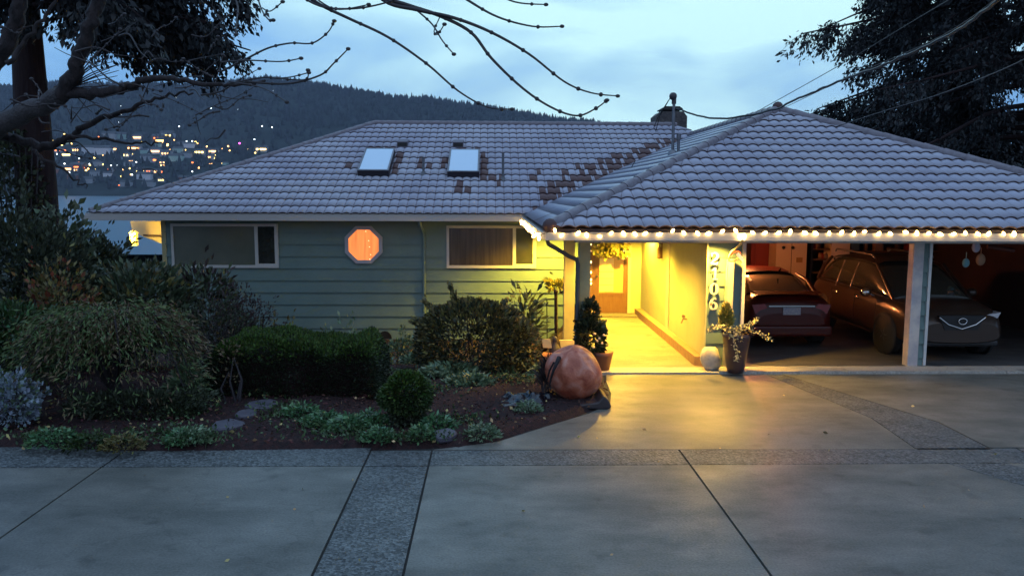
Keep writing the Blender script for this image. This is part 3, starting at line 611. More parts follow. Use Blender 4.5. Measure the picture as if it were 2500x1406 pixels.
# skylights, vents, pipes, chimney, mast: all on the roof
def on_main(px, py, dz=0):
    d = ray(px, py); k = (ZE+dz-SL*YM-H)/(d.z-SL*d.y); return Vector((0, 0, H))+d*k
def on_left(px, py):
    d = ray(px, py); k = (ZE-SL*XC-H)/(d.z-SL*d.x); return Vector((0, 0, H))+d*k
nm = Vector((0, -SL, 1)).normalized()
for pts in (((897, 377), (960, 379), (949, 430), (882, 428)), ((1102, 380), (1166, 380), (1168, 432), (1098, 432))):
    c = [on_main(*q) for q in pts]; xm_ = ((c[0].x+c[3].x)/2+(c[1].x+c[2].x)/2)/2; hw = abs((c[1].x-c[0].x)+(c[2].x-c[3].x))/4
    vdir = Vector((0, 1, SL)).normalized(); v0 = (c[2].y+c[3].y)/2; v1 = (c[0].y+c[1].y)/2; mid = Vector((xm_, (v0+v1)/2, ZE+SL*((v0+v1)/2-YM))); hv = (v1-v0)/2*sq
    Mx = Matrix((Vector((1, 0, 0)), vdir, nm)).transposed().to_4x4(); Mx.translation = mid-Vector((0, 0.12, 0))
    b = MB(); b.box(-hw-.05, hw+.05, -hv-.05, hv+.05, -.02, .17, Mx); o = b.build('skylight', mat('skylight_curb', (.022, .02, .03), .4), roof_o)
    b = MB(); fw_ = .045
    for q in ((-hw-.05, hw+.05, -hv-.06, -hv+fw_-.05), (-hw-.05, hw+.05, hv-fw_+.05, hv+.05), (-hw-.05, -hw+fw_-.05, -hv+fw_-.05, hv-fw_+.05), (hw-fw_+.05, hw+.05, -hv+fw_-.05, hv-fw_+.05)): b.box(*q, .171, .20, Mx)
    b.build('skylight_frame', MT['steel'], o)
    b = MB(); b.box(-hw+.0, hw-.0, -hv+.0, hv-.0, .172, .192, Mx); b.build('pane', MT['skyl'], o)
for px, py in ((984, 357), (1119, 358)):
    c = on_main(px, py); b = MB(); b.prism([(c.y-.22, c.z-.06), (c.y-.22, c.z+.13), (c.y+.32, c.z+.24), (c.y+.32, c.z+.1)], 'x', c.x-.17, c.x+.17); b.build('roof_vent', mat('vent_hood', (.10, .09, .12), .5) if px == 984 else bpy.data.materials['vent_hood'], roof_o)
    b = MB(); b.box(c.x-.15, c.x+.15, c.y-.225, c.y-.221, c.z-.02, c.z+.10); b.build('vent_mouth', MT['black'], roof_o.children[-1])
for px, py, hh in ((1034, 428, .52), (1228, 442, .8)):
    c = on_main(px, py); b = MB(); b.tube([c-Vector((0, 0, .1)), c+Vector((0, 0, hh))], .036, 8); b.lathe(c, [(.12, -.02), (.05, .12)], 12); b.build('vent_pipe', mat('grey_pipe', (.10, .11, .13), .5) if px == 1034 else bpy.data.materials['grey_pipe'], roof_o)
c = on_left(1642, 378); top = W(1638, 240, c.y)
b = MB(); b.tube([c-Vector((0, 0, .2)), c+Vector((0, 0, top.z-c.z-.02))], .036, 10); b.lathe(c+Vector((0, 0, .02)), [(.13, -.08), (.11, .05), (.045, .10)], 12)
mast = b.build('service_mast', MT['steel'], roof_o); mt_ = Vector((c.x, c.y, top.z))
b = MB(); b.ball(mt_+Vector((-.03, -.02, .04)), .095, 12, 8, M=Matrix.Rotation(.4, 3, 'Y')); b.tube([mt_-Vector((0, 0, .14)), mt_], .055, 10); b.build('weatherhead', mat('weatherhead', (.05, .045, .055), .5), mast)
b = MB(); s0 = mt_+Vector((-.1, -.02, 0)); b.tube([s0, s0+Vector((-.22, .3, -.42)), s0+Vector((-.30, .4, -.68)), s0+Vector((-.26, .3, -.78))], .01, 5); b.tube([s0, s0+Vector((-.18, .3, -.4)), s0+Vector((-.24, .4, -.72))], .01, 5); b.build('mast_cable', MT['black'], mast)
c = on_left(1656, 372); b = MB(); b.tube([c-Vector((0, 0, .2)), c+Vector((0, 0, .34))], .035, 8); b.tube([c+Vector((0, 0, .30)), c+Vector((0, 0, .44))], .055, 10); b.build('vent_pipe', MT['steel'], roof_o)
c = on_left(1540, 412); b = MB(); b.tube([c, c+Vector((.12, 0, .22))], .012, 6); b.build('antenna_stub', MT['black'], roof_o)
cp = W(1632, 300, 29.8); b = MB()
b.prism([(cp.x-.56, 4.6), (cp.x+.56, 4.6), (cp.x+.56, cp.z+.18), (cp.x+.42, cp.z+.36), (cp.x-.40, cp.z+.34), (cp.x-.56, cp.z+.20)], 'y', 29.3, 30.3); ch = b.build('chimney', MT['brick'], roof_o)
zt = W(1632, 264, 29.8).z; b = MB(); b.box(cp.x-.34, cp.x+.42, 29.4, 30.2, zt-.10, zt-.06)
for sx in (-.28, .3):
    for yy in (29.5, 30.1): b.tube([(cp.x+sx, yy, cp.z+.3), (cp.x+sx, yy, zt-.1)], .02, 6)
b.prism([(cp.x-.34, zt-.06), (cp.x+.42, zt-.06), (cp.x+.30, zt+.02), (cp.x-.2, zt+.02)], 'y', 29.4, 30.2); b.build('chimney_cap', MT['black'], ch)
b = MB(); b.lathe((cp.x, 29.8, cp.z+.3), [(.22, 0), (.20, .22), (.15, .24)], 16); b.build('flue', MT['steel'], ch)

# overhead cables from the mast towards the street
def cable(name, label, pts, r, m, jig=0.0):
    P = []; q = [Vector(p) for p in pts]
    for i in range(len(q)-1):
        a, b_, c_, d_ = q[max(i-1, 0)], q[i], q[i+1], q[min(i+2, len(q)-1)]
        for k in range(8):
            t = k/8; P.append(.5*((2*b_)+(c_-a)*t+(2*a-5*b_+4*c_-d_)*t*t+(3*b_-a-3*c_+d_)*t**3)+Vector((random.uniform(-jig, jig), 0, random.uniform(-jig, jig))))
    P.append(q[-1]); b = MB(); b.tube(P, r, 5); return tag(b.build(name, m), label, 'cable')
my = mt_.y
cable('service_cable', 'thick twisted power cable sagging from the roof mast to upper right', [mt_+Vector((.06, 0, -.25)), W(1745, 289, 18), W(1870, 274, 16.5), W(1960, 236, 15), W(2045, 201, 13.8), W(2180, 150, 12), W(2320, 84, 10.5), W(2440, 0, 9), W(2560, -110, 8)], .021, MT['black'], .012)
cable('service_cable', 'thin straight wire rising above the twisted cable at the carport peak', [W(1850, 272, 17.5), W(2050, 160, 14.5), W(2250, 40, 12), W(2420, -60, 10)], .007, MT['black'])
cable('service_cable', 'thin wire just under the twisted cable at the carport peak', [W(1905, 268, 18.6), W(2070, 190, 14), W(2300, 88, 11), W(2480, -40, 9)], .006, MT['twig'])
cable('service_cable', 'lowest wire rising through the cedar from the right roof hip', [W(2040, 310, 18), W(2170, 268, 16), W(2290, 232, 14.5), W(2460, 165, 12), W(2600, 90, 10)], .009, MT['twig'])

# ------------------------------------------------------------------ string lights on the carport eave
strl = thing('string_lights', 'string of glowing warm bulbs clipped along the carport gutter', 'string lights', (XC, YC-.15, 2.36))
mbulb = mat('string_bulb', (1, .9, .6), .4, emit=((1, .64, .20), 22)); mwire = MT['black']
bp = [(1200+x*.3556, 500+y*.3556) for x, y in ((435, 175), (483, 210), (595, 195), (653, 207), (742, 217), (823, 195), (907, 197), (985, 200), (1057, 197), (1155, 203), (1245, 178), (1320, 192), (1415, 195), (1493, 197))]
bp += [(1700+x*.32, 520+y*.32) for x, y in ((200, 140), (300, 135), (430, 150), (525, 152), (630, 152), (717, 143), (828, 152), (910, 155), (1015, 153), (1110, 148), (1205, 155), (1285, 143), (1393, 158), (1480, 157), (1597, 147), (1683, 153), (1775, 155), (1862, 162), (1965, 160), (2053, 152), (2150, 160), (2232, 158), (2345, 158), (2425, 158))]
fy = YC-.165; FB = []
for q in bp: FB.append(W(q[0], q[1], fy))
FB += [Vector((FB[-1].x+.24*k, fy, FB[-1].z)) for k in range(1, 9)]
side = []
for k in range(13):
    y = YC-.15+(YM-.35-YC)*(k/12)**1.0; side.append(Vector((XC-.17, y, 2.33+.035*sin(k*2.1))))
bm0 = MB(); bm0.lathe((0, 0, 0), [(.012, .045), (.028, .02), (.034, -.005), (.022, -.04), (.004, -.058)], 10); bulb0 = bm0.build('light_bulb', mbulb); bulb_me = bulb0.data; bpy.data.objects.remove(bulb0)
for i, p in enumerate(side+FB):
    o = bpy.data.objects.new('light_bulb', bulb_me); COL.objects.link(o); o.parent = strl; o.matrix_parent_inverse = Matrix.Translation(strl.location).inverted(); o.location = p
    o.rotation_euler = (random.uniform(-.5, .5), random.uniform(-1.4, 1.4), 0); s_ = random.uniform(.68, .95); o.scale = (s_, s_, s_)
b = MB(); P = []
for i, p in enumerate(list(reversed(side))+FB):
    P.append(p+Vector((0, .02, .045)))
    if i < len(side)+len(FB)-1:
        n_ = (list(reversed(side))+FB)[i+1]; P.append((p+n_)/2+Vector((0, .0, .03-.02*random.random())))
b.tube(P, .006, 4); b.build('light_wire', mwire, strl)

# ring ornament hanging at the number pillar
orn = thing('hanging_ornament', 'glowing orange ring ornament hanging from the gutter beside the house numbers', 'ornament', W(1795, 620, 13.6))
mo = mat('orange_ring', (.9, .2, .05), .4, emit=((1, .16, .03), 1.2)); mh = mat('hanging_cord', (.5, .42, .2), .5)
b = MB(); c = W(1793, 626, 13.62); b.tube([c+Vector((.10*cos(a*pi/8), .02*sin(a), .075*sin(a*pi/8)+.04*cos(a*pi/8))) for a in range(17)], .014, 6); b.build('ring', mo, orn)
b = MB(); b.tube([W(1812, 583, 13.34), W(1808, 596, 13.45), W(1797, 606, 13.55), W(1785, 616, 13.6), W(1778, 630, 13.62)], [.03, .022, .016, .02, .012], 8); b.build('cord', mh, orn)
b = MB(); b.prism([(c.x+.02, c.z+.03), (c.x+.06, c.z+.07), (c.x+.16, c.z-.05), (c.x+.13, c.z-.09)], 'y', 13.58, 13.60); b.build('tag', mat('lit_tag', (1, .8, .5), .4, emit=((1, .5, .2), 1.0)), orn)
for q in ((1807, 578), (1817, 577)):
    o = bpy.data.objects.new('light_bulb', bulb_me); COL.objects.link(o); o.parent = orn; o.matrix_parent_inverse = Matrix.Translation(orn.location).inverted(); o.location = W(q[0], q[1], 13.3)

# wall lantern and hose tap on the walk wall
wl = thing('wall_lantern', 'small unlit dark wall lantern on the yellow walk wall', 'lantern', (3.7, 17.7, 1.8))
p = W(1622, 618, 17.75); p.x = 3.70; b = MB(); b.lathe(p, [(.01, .14), (.06, .10), (.05, -.08), (.075, -.1), (.01, -.13)], 8); b.build('lantern_body', MT['kerbw'], wl)
b = MB(); b.tube([(3.77, p.y, p.z+.2), (3.71, p.y, p.z+.22), (3.70, p.y, p.z+.13)], .012, 6); b.box(3.748, 3.761, p.y-.05, p.y+.05, p.z-.12, p.z+.26); b.build('bracket', MT['kerbw'], wl)
tp = thing('hose_tap', 'small brass garden tap low on the walk wall', 'tap', (3.75, 15.4, .6))
b = MB(); b.tube([(3.775, 15.4, .66), (3.70, 15.4, .66), (3.67, 15.4, .58)], .016, 7); b.build('spout', MT['kerbw'], tp); b = MB(); b.tube([(3.71, 15.37, .71), (3.71, 15.43, .71)], .03, 8); b.build('handle', MT['kerbw'], tp)
# garland over the front door
gr = thing('door_garland', 'leafy golden garland hanging across the top of the front door', 'garland', (3.0, 20.1, 1.6))
P = []; D = []
for i in range(900):
    q = W(random.uniform(1452, 1532), random.gauss(608, 13), random.uniform(20.0, 20.25)); 
    if q.z < 1.62-.12*abs(sin((q.x-2.6)*7)): continue
    P.append(q); D.append((random.uniform(-1, 1), -.4, -.6))
leaves('foliage', P, D, .12, LF['gold'], gr, .6)
b = MB(); b.tube([W(1455, 596, 20.15), W(1480, 612, 20.15), W(1510, 606, 20.15), W(1536, 594, 20.15)], .012, 5); b.build('stem', MT['kerbw'], gr)
for q in ((1458, 600), (1462, 620), (1525, 612), (1530, 625), (1522, 630), (1528, 590)):
    b = MB(); b.ball(W(q[0], q[1], 20.1), .035, 8, 6); b.build('light_bulb', bpy.data.materials['door_bulb'], gr)

# ------------------------------------------------------------------ cars
def loft(b, rings, closed_ends=True):
    n = len(rings[0]); vs = [p for r_ in rings for p in r_]; fs = []
    for i in range(len(rings)-1):
        for k in range(n): a = i*n+k; c = i*n+(k+1) % n; fs.append((a, c, c+n, a+n))
    b.add(vs, fs, True)
    if closed_ends: b.add(rings[0], [tuple(range(n))]); b.add(rings[-1], [tuple(range(n-1, -1, -1))])
def sub(o, lv=2):
    m_ = o.modifiers.new('s', 'SUBSURF'); m_.levels = lv; m_.render_levels = lv; return o
def car(kind, label, cat, loc, rz, paint, body, cabin, roofz, wheels, wr, halfw):
    """local x runs rear(-) to front(+); body stations (x, z_low, z_side, z_top, half width); cabin stations (x, z_base, z_roof, w_base, w_roof)"""
    t = thing(kind, label, cat, (0, 0, 0)); b = MB(); rings = []
    for x, zl, zs, zt, hw in body:
        rings.append([(x, -hw*.86, zl), (x, -hw*.98, zl+.12), (x, -hw, (zl+zs)/2), (x, -hw*.96, zs), (x, -hw*.80, zt), (x, 0, zt+.025), (x, hw*.80, zt), (x, hw*.96, zs), (x, hw, (zl+zs)/2), (x, hw*.98, zl+.12), (x, hw*.86, zl)])
    loft(b, rings); sub(b.build('body', paint, t))
    b = MB(); rings = [[(x, -wb, z0), (x, -wb*.985, z0+(z1-z0)*.12), (x, -wr_*1.02, z1-.05), (x, -wr_*.8, z1), (x, 0, z1+.02), (x, wr_*.8, z1), (x, wr_*1.02, z1-.05), (x, wb*.985, z0+(z1-z0)*.12), (x, wb, z0)] for x, z0, z1, wb, wr_ in cabin]
    loft(b, rings); sub(b.build('windows', MT['glass'], t), 1)
    # roof skin and pillars over the glass
    b = MB(); C = [c for c in cabin if c[2] > roofz-.10]; vs = []
    for x, z0, z1, wb, wr_ in C: vs += [(x, -wr_*1.03, z1-.045), (x, -wr_*.8, z1+.012), (x, 0, z1+.034), (x, wr_*.8, z1+.012), (x, wr_*1.03, z1-.045)]
    b.add(vs, [(i*5+k, i*5+k+1, (i+1)*5+k+1, (i+1)*5+k) for i in range(len(C)-1) for k in range(4)], True)
    lo_, hi_ = cabin[0], cabin[-1]; f0, f1 = C[0], C[-1]
    for sgn in (-1, 1):
        b.tube([(lo_[0], sgn*lo_[3]*.97, lo_[1]), ((lo_[0]+f0[0])/2, sgn*(lo_[3]+f0[4])/2*1.01, (lo_[1]+f0[2])/2+.06), (f0[0], sgn*f0[4]*1.02, f0[2]-.03)], [.05, .045, .035], 6)
        b.tube([(hi_[0], sgn*hi_[3]*.97, hi_[1]), (f1[0], sgn*f1[4]*1.02, f1[2]-.03)], [.04, .032], 6)
        for fx in (.34, .66):
            x = f0[0]+(f1[0]-f0[0])*fx; b.tube([(x, sgn*(cabin[len(cabin)//2][3]+.004), cabin[len(cabin)//2][1]), (x-.02, sgn*f0[4]*1.035, f0[2]-.05)], .022, 6)
    b.build('roof', paint, t, fix=False)
    for x in wheels:
        for sgn in (-1, 1):
            b = MB(); y = sgn*(halfw-.10); M_ = Matrix.Translation((x, y, wr)) @ Matrix.Rotation(pi/2*-sgn, 4, 'X')
            prof = [(wr*.62, .0), (wr*.93, .02), (wr, .05), (wr, -.17), (wr*.9, -.2), (wr*.6, -.2)]
            b.lathe((x, y, wr), [(r_, z_+.07) for r_, z_ in prof], 24, M=Matrix.Rotation(-sgn*pi/2, 3, 'X')); ty = b.build('tyre', MT['rubber'])
            b = MB(); b.lathe((x, y, wr), [(wr*.64, .065), (wr*.60, .08), (wr*.56, .04), (.03, .06), (.001, .06)], 24, M=Matrix.Rotation(-sgn*pi/2, 3, 'X'))
            for k in range(5):
                a = k*2*pi/5; b.tube([(x+.05*cos(a), y+sgn*.08, wr+.05*sin(a)), (x+wr*.58*cos(a), y+sgn*.075, wr+wr*.58*sin(a))], .022, 6)
            wh = bpy.data.objects.new('wheel', None); COL.objects.link(wh); wh.parent = t; ty.parent = wh; b.build('rim', MT['steel'], wh)
            b = MB(); b.lathe((x, sgn*(halfw-.035), wr+.01), [(wr*1.12, -.02), (wr*1.10, .033), (.01, .034)], 24, M=Matrix.Rotation(-sgn*pi/2, 3, 'X')); b.build('wheel_arch', MT['rubber'], t)
    t.location = loc; t.rotation_euler = (0, 0, rz)
    for o in t.children: o.matrix_parent_inverse = Matrix.Identity(4)
    return t
mred = mat('dark_red_paint', (.050, .003, .002), .36, .3, coat=.12); mbrn = mat('brown_paint', (.045, .028, .021), .3, .5, metal=.3, coat=.2)
mtl = mat('tail_lens', (.22, .01, .015), .15, .7, coat=1); mch = mat('chrome', (.65, .65, .66), .15, metal=1); mpl = mat('licence_plate', (.30, .32, .36), .5, noise=(30, (.2, .22, .3), .1)); mhd = mat('head_lens', (.45, .45, .48), .1, .8, coat=1)
sed = car('sedan', 'dark red sedan seen from behind in the left bay of the carport', 'car', W(1958, 860, 15.35+2.25).xy.to_3d()*1.0, pi/2, mred,
 [(-2.25, .42, .62, .72, .66), (-2.20, .27, .84, .98, .80), (-2.02, .20, .93, 1.055, .86), (-1.55, .2, .95, 1.08, .89), (-.8, .2, .94, 1.05, .90), (.2, .2, .92, 1.0, .90), (1.0, .2, .88, .98, .90), (1.7, .2, .80, .90, .88), (2.15, .24, .66, .76, .78), (2.28, .34, .52, .58, .62)],
 [(-1.72, 1.03, 1.07, .70, .60), (-1.25, 1.0, 1.27, .76, .60), (-.85, .98, 1.39, .80, .58), (-.2, .96, 1.43, .81, .58), (.35, .96, 1.40, .80, .57), (.8, .94, 1.22, .77, .58), (1.2, .93, 1.0, .72, .62)], 1.43, (-1.38, 1.40), .32, .90)
sed.location = (5.80, 17.6, .05)
def addp(t, name, b, m): o = b.build(name, m, None); o.parent = t; return o
for sgn in (-1, 1):
    b = MB(); b.prism([(sgn*.44, .77), (sgn*.70, .72), (sgn*.77, .89), (sgn*.52, .91)], 'x', -2.225, -2.0); addp(sed, 'tail_light', b, mtl)
    b = MB(); b.ball((.75, sgn*.98, 1.0), .10, 10, 6, sx=.6, sz=.75); b.tube([(.75, sgn*.86, .96), (.75, sgn*.95, .97)], .02, 6); addp(sed, 'side_mirror', b, mred)
b = MB(); b.box(-2.262, -2.24, -.17, .17, .70, .84); addp(sed, 'licence_plate', b, mpl)
b = MB(); b.box(-2.255, -2.235, -.45, .45, .855, .88); addp(sed, 'boot_trim', b, mch)
b = MB(); b.prism([(-2.12, 1.085), (-1.95, 1.12), (-1.80, 1.11), (-1.86, 1.07)], 'y', -.66, .66); addp(sed, 'spoiler', b, mred)
b = MB(); b.box(-2.30, -2.16, -.80, .80, .28, .50); o = addp(sed, 'rear_bumper', b, mred); mm_ = o.modifiers.new('b', 'BEVEL'); mm_.width = .05; mm_.segments = 3
b = MB(); b.tube([(-1.05, -.15, 1.42), (-1.15, -.15, 1.50)], [.03, .008], 6); addp(sed, 'antenna', b, MT['black'])
suv = car('suv', 'brown metallic sport utility car parked nose out behind the carport post', 'car', (8.45, 16.6, .05), -pi/2, mbrn,
 [(-2.35, .5, .8, .95, .80), (-2.28, .36, .98, 1.10, .90), (-1.9, .26, 1.03, 1.16, .95), (-1.0, .25, 1.04, 1.14, .97), (0, .25, 1.01, 1.10, .97), (.75, .25, .98, 1.08, .97), (1.15, .25, .97, 1.09, .96), (1.8, .26, .92, 1.02, .94), (2.22, .28, .80, .92, .86), (2.36, .36, .62, .72, .72)],
 [(-2.18, 1.08, 1.12, .80, .70), (-1.95, 1.07, 1.46, .83, .66), (-1.7, 1.07, 1.64, .85, .66), (-.9, 1.06, 1.72, .87, .67), (0, 1.04, 1.72, .87, .67), (.45, 1.04, 1.66, .86, .66), (.95, 1.02, 1.36, .83, .68), (1.35, 1.02, 1.10, .78, .70)], 1.72, (-1.45, 1.45), .37, .97)
suv.location = (8.45, 16.55, .05)
for sgn in (-1, 1):
    b = MB(); b.prism([(sgn*.46, .76), (sgn*.74, .80), (sgn*.79, .90), (sgn*.50, .85)], 'x', 1.95, 2.235); addp(suv, 'headlight', b, mhd)
    b = MB(); b.box(2.2, 2.30, sgn*.56-.10, sgn*.56+.10, .46, .50); addp(suv, 'fog_light', b, mhd)
    b = MB(); b.ball((.85, sgn*1.06, 1.10), .12, 12, 8, sx=.7, sy=.9, sz=.75); b.tube([(.85, sgn*.9, 1.04), (.85, sgn*1.0, 1.06)], .025, 6); addp(suv, 'side_mirror', b, mch if sgn < 0 else mbrn)
    for x in (.28, -.72): b = MB(); b.tube([(x-.10, sgn*.985, .93), (x-.06, sgn*1.005, .94), (x+.06, sgn*1.005, .94), (x+.10, sgn*.985, .93)], .016, 6); addp(suv, 'door_handle', b, mch)
    b = MB(); b.tube([(-1.7, sgn*.60, 1.74), (-1.6, sgn*.62, 1.79), (.1, sgn*.62, 1.79), (.2, sgn*.60, 1.73)], .022, 6); addp(suv, 'roof_rail', b, MT['steel'])
    b = MB(); b.tube([(-1.95, sgn*.875, 1.09), (0, sgn*.885, 1.075), (1.2, sgn*.83, 1.04)], .012, 5); b.tube([(-1.0, sgn*.985, .36), (1.0, sgn*.985, .34)], .016, 5); addp(suv, 'side_trim', b, mch)
b = MB(); b.prism([(-.42, .86), (.42, .86), (.30, .60), (-.30, .60)], 'x', 2.30, 2.375); addp(suv, 'grille', b, MT['black'])
b = MB(); b.tube([(2.38, -.42, .83), (2.385, -.25, .70), (2.39, 0, .62), (2.385, .25, .70), (2.38, .42, .83)], .014, 6); addp(suv, 'grille_wing', b, mch)
b = MB(); b.tube([(2.40, .075*cos(a*pi/8), .76+.055*sin(a*pi/8)) for a in range(17)], .009, 6); addp(suv, 'emblem', b, mch)
b = MB(); b.box(2.18, 2.31, -.74, .74, .28, .40); o = addp(suv, 'front_bumper', b, MT['black']); mm_ = o.modifiers.new('b', 'BEVEL'); mm_.width = .04; mm_.segments = 2

for sgn in (-1, 1):
    b = MB()
    for x in (-.95, .18, 1.12): b.tube([(x, sgn*.968, .42), (x-.01, sgn*.985, .7), (x-.03, sgn*.955, 1.0)], .006, 4)
    addp(suv, 'door_seam', b, MT['black'])
b = MB(); b.tube([(2.26, -.62, .90), (2.0, -.74, .98), (1.4, -.80, 1.03)], .006, 4); b.tube([(2.26, .62, .90), (2.0, .74, .98), (1.4, .80, 1.03)], .006, 4); addp(suv, 'bonnet_seam', b, MT['black'])
b = MB(); b.tube([(-2.215, -.52, .66), (-2.225, .52, .66)], .007, 4); b.tube([(-2.215, -.52, .66), (-2.215, -.56, .9)], .006, 4); b.tube([(-2.215, .52, .66), (-2.215, .56, .9)], .006, 4); addp(sed, 'boot_seam', b, MT['black'])
# ------------------------------------------------------------------ things against the carport's back wall
def W2(px, py, Y=21.3): return W(px, py, Y)
def bxp(name, label, cat, px0, px1, py0, py1, Y, dep, m, parts=None, group=None, zmin=None):
    a_ = W(px0, py0, Y); c_ = W(px1, py1, Y); t = thing(name, label, cat, ((a_.x+c_.x)/2, Y, c_.z if zmin is None else zmin), group)
    b = MB(); b.box(a_.x, c_.x, Y, Y+dep, c_.z if zmin is None else zmin, a_.z); b.build('body', m, t); return t, a_, c_
mwf = mat('enamel_white', (.62, .48, .32), .35, .5); mrd = mat('red_door', (.20, .03, .02), .5)
t, a_, c_ = bxp('storage_door', 'dark red wooden door panel at the back of the carport', 'door', 1836, 1896, 560, 700, 21.5, .06, mrd, zmin=.05)
b = MB(); b.box(a_.x+.12, c_.x-.12, 21.47, 21.5, 1.1, 1.8); b.box(a_.x+.12, c_.x-.12, 21.47, 21.5, .3, .95); b.build('door_panel', mrd, t); b = MB(); b.ball((c_.x-.08, 21.44, 1.0), .035); b.build('handle', MT['steel'], t)
t, a_, c_ = bxp('cabinet', 'tall white cabinet with two round knobs behind the dark red sedan', 'cabinet', 1897, 1966, 570, 700, 20.9, .55, mwf, zmin=.05)
for sx in (-.03, .08): b = MB(); b.ball((a_.x+.24+sx*2.2, 20.86, W(0, 600, 20.9).z), .045); b.build('knob', MT['black'], t)
b = MB(); b.box(c_.x-.27, c_.x-.11, 20.885, 20.899, 1.30, 1.43); b.build('paper_note', mat('note', (.35, .2, .08), .6), t)
b = MB(); b.box((a_.x+c_.x)/2-.005, (a_.x+c_.x)/2+.005, 20.892, 20.899, .1, 2.1); b.build('door_gap', MT['black'], t)
t, a_, c_ = bxp('cabinet', 'pale cabinet half hidden by the roof of the brown car', 'cabinet', 2032, 2070, 575, 700, 20.9, .5, mwf, zmin=.05); b = MB(); b.ball((a_.x+.08, 20.87, 1.4), .03); b.build('knob', MT['black'], t)
# shelving with odds and ends
sh = thing('shelf_rack', 'dark shelf rack crowded with jars and boxes between the two pale cabinets', 'shelf', (9.0, 21.3, .05))
a_ = W(1974, 600, 21.2); c_ = W(2028, 600, 21.2); b = MB(); b.box(a_.x, a_.x+.05, 21.0, 21.4, .05, 2.2); b.box(c_.x-.05, c_.x, 21.0, 21.4, .05, 2.2); b.build('upright', MT['black'], sh)
for z in (.5, 1.0, 1.35, 1.62, 1.9): b = MB(); b.box(a_.x+.05, c_.x-.05, 21.0, 21.4, z, z+.03); b.build('shelf', mat('shelf_board', (.12, .06, .03), .7) if z == .5 else bpy.data.materials['shelf_board'], sh)
pal = [mat('odd_'+n_, c, .5) for n_, c in (('cream', (.40, .26, .16)), ('tan', (.25, .14, .07)), ('grey', (.18, .15, .14)), ('dark', (.06, .03, .025)), ('red', (.22, .03, .02)))]
def clutter(n, x0, x1, y, zs, grp, lab, cat='jar'):
    for i in range(n):
        x = x0+(x1-x0)*(i+.5)/n; z = random.choice(zs); r_ = random.uniform(.035, .07); h_ = random.uniform(.1, .2); b = MB()
        b.lathe((x, y, z), [(.001, 0), (r_, 0), (r_*1.05, h_*.5), (r_*.9, h_*.75), (r_*.5, h_*.86), (r_*.55, h_), (.001, h_)], 12); tag(b.build(cat, random.choice(pal)), lab, cat, grp)
clutter(7, a_.x+.12, c_.x-.12, 21.15, (1.38, 1.65, 1.93), 'jars on the rack', 'small jar on the dark shelf rack between the pale cabinets')
ls = thing('wall_shelf', 'long wall shelf at the carport back holding cans and boxes', 'shelf', (10.5, 21.5, 1.7)); a2 = W(2075, 640, 21.4); c2 = W(2500, 640, 21.4)
b = MB(); b.box(a2.x, 11.95, 21.3, 21.69, 1.55, 1.58); b.build('shelf', bpy.data.materials['shelf_board'], ls); b = MB(); b.box(a2.x, 11.95, 21.3, 21.69, 1.87, 1.90); b.build('shelf', bpy.data.materials['shelf_board'], ls)
for i in range(20):
    x = a2.x+.1+i*(11.75-a2.x)/20; z = random.choice((1.58, 1.90)); h_ = random.uniform(.10, .24)
    if i % 2: b = MB(); b.lathe((x, 21.45, z), [(.001, 0), (.06, 0), (.062, h_*.9), (.05, h_), (.001, h_)], 12); tag(b.build('paint_can', random.choice(pal)), 'can standing on the long wall shelf at the back of the carport', 'can', 'cans on the wall shelf')
    else:
        b = MB(); w_ = random.uniform(.06, .11); b.box(x-w_, x+w_, 21.36, 21.56, z, z+h_); b.box(x-w_-.005, x+w_+.005, 21.35, 21.57, z+h_, z+h_+.02); tag(b.build('storage_box', random.choice(pal)), 'small storage box on the long wall shelf at the back of the carport', 'box', 'boxes on the wall shelf')
def hangbag(name, label, cat, px, py, Y, r_, m, sz=1.2):
    p = W(px, py, Y); b = MB(); b.ball(p, r_, 12, 8, sz=sz, sy=.6); b.tube([p+Vector((0, 0, r_*sz*.9)), p+Vector((0, 0, r_*sz+.12))], .008, 5); tag(b.build(name, m), label, cat)
hangbag('hanging_bag', 'white plastic bag hanging right of the post', 'bag', 2383, 604, 15.6, .085, mat('bag_white', (.55, .55, .68), .4))
hangbag('hanging_bag', 'light blue bag hanging lowest right of the post', 'bag', 2358, 642, 15.6, .075, mat('bag_blue', (.20, .45, .52), .4))
hangbag('hanging_basket', 'brown basket hanging between the white bag and the dark wall', 'basket', 2394, 634, 15.7, .095, pal[0], 1.25)
b = MB(); p = W(2410, 602, 15.8); q = W(2476, 612, 15.8); b.tube([p, q], .045, 4); tag(b.build('timber_plank', mat('plank', (.14, .045, .035), .7)), 'short reddish plank hung high at the right of the carport', 'plank')

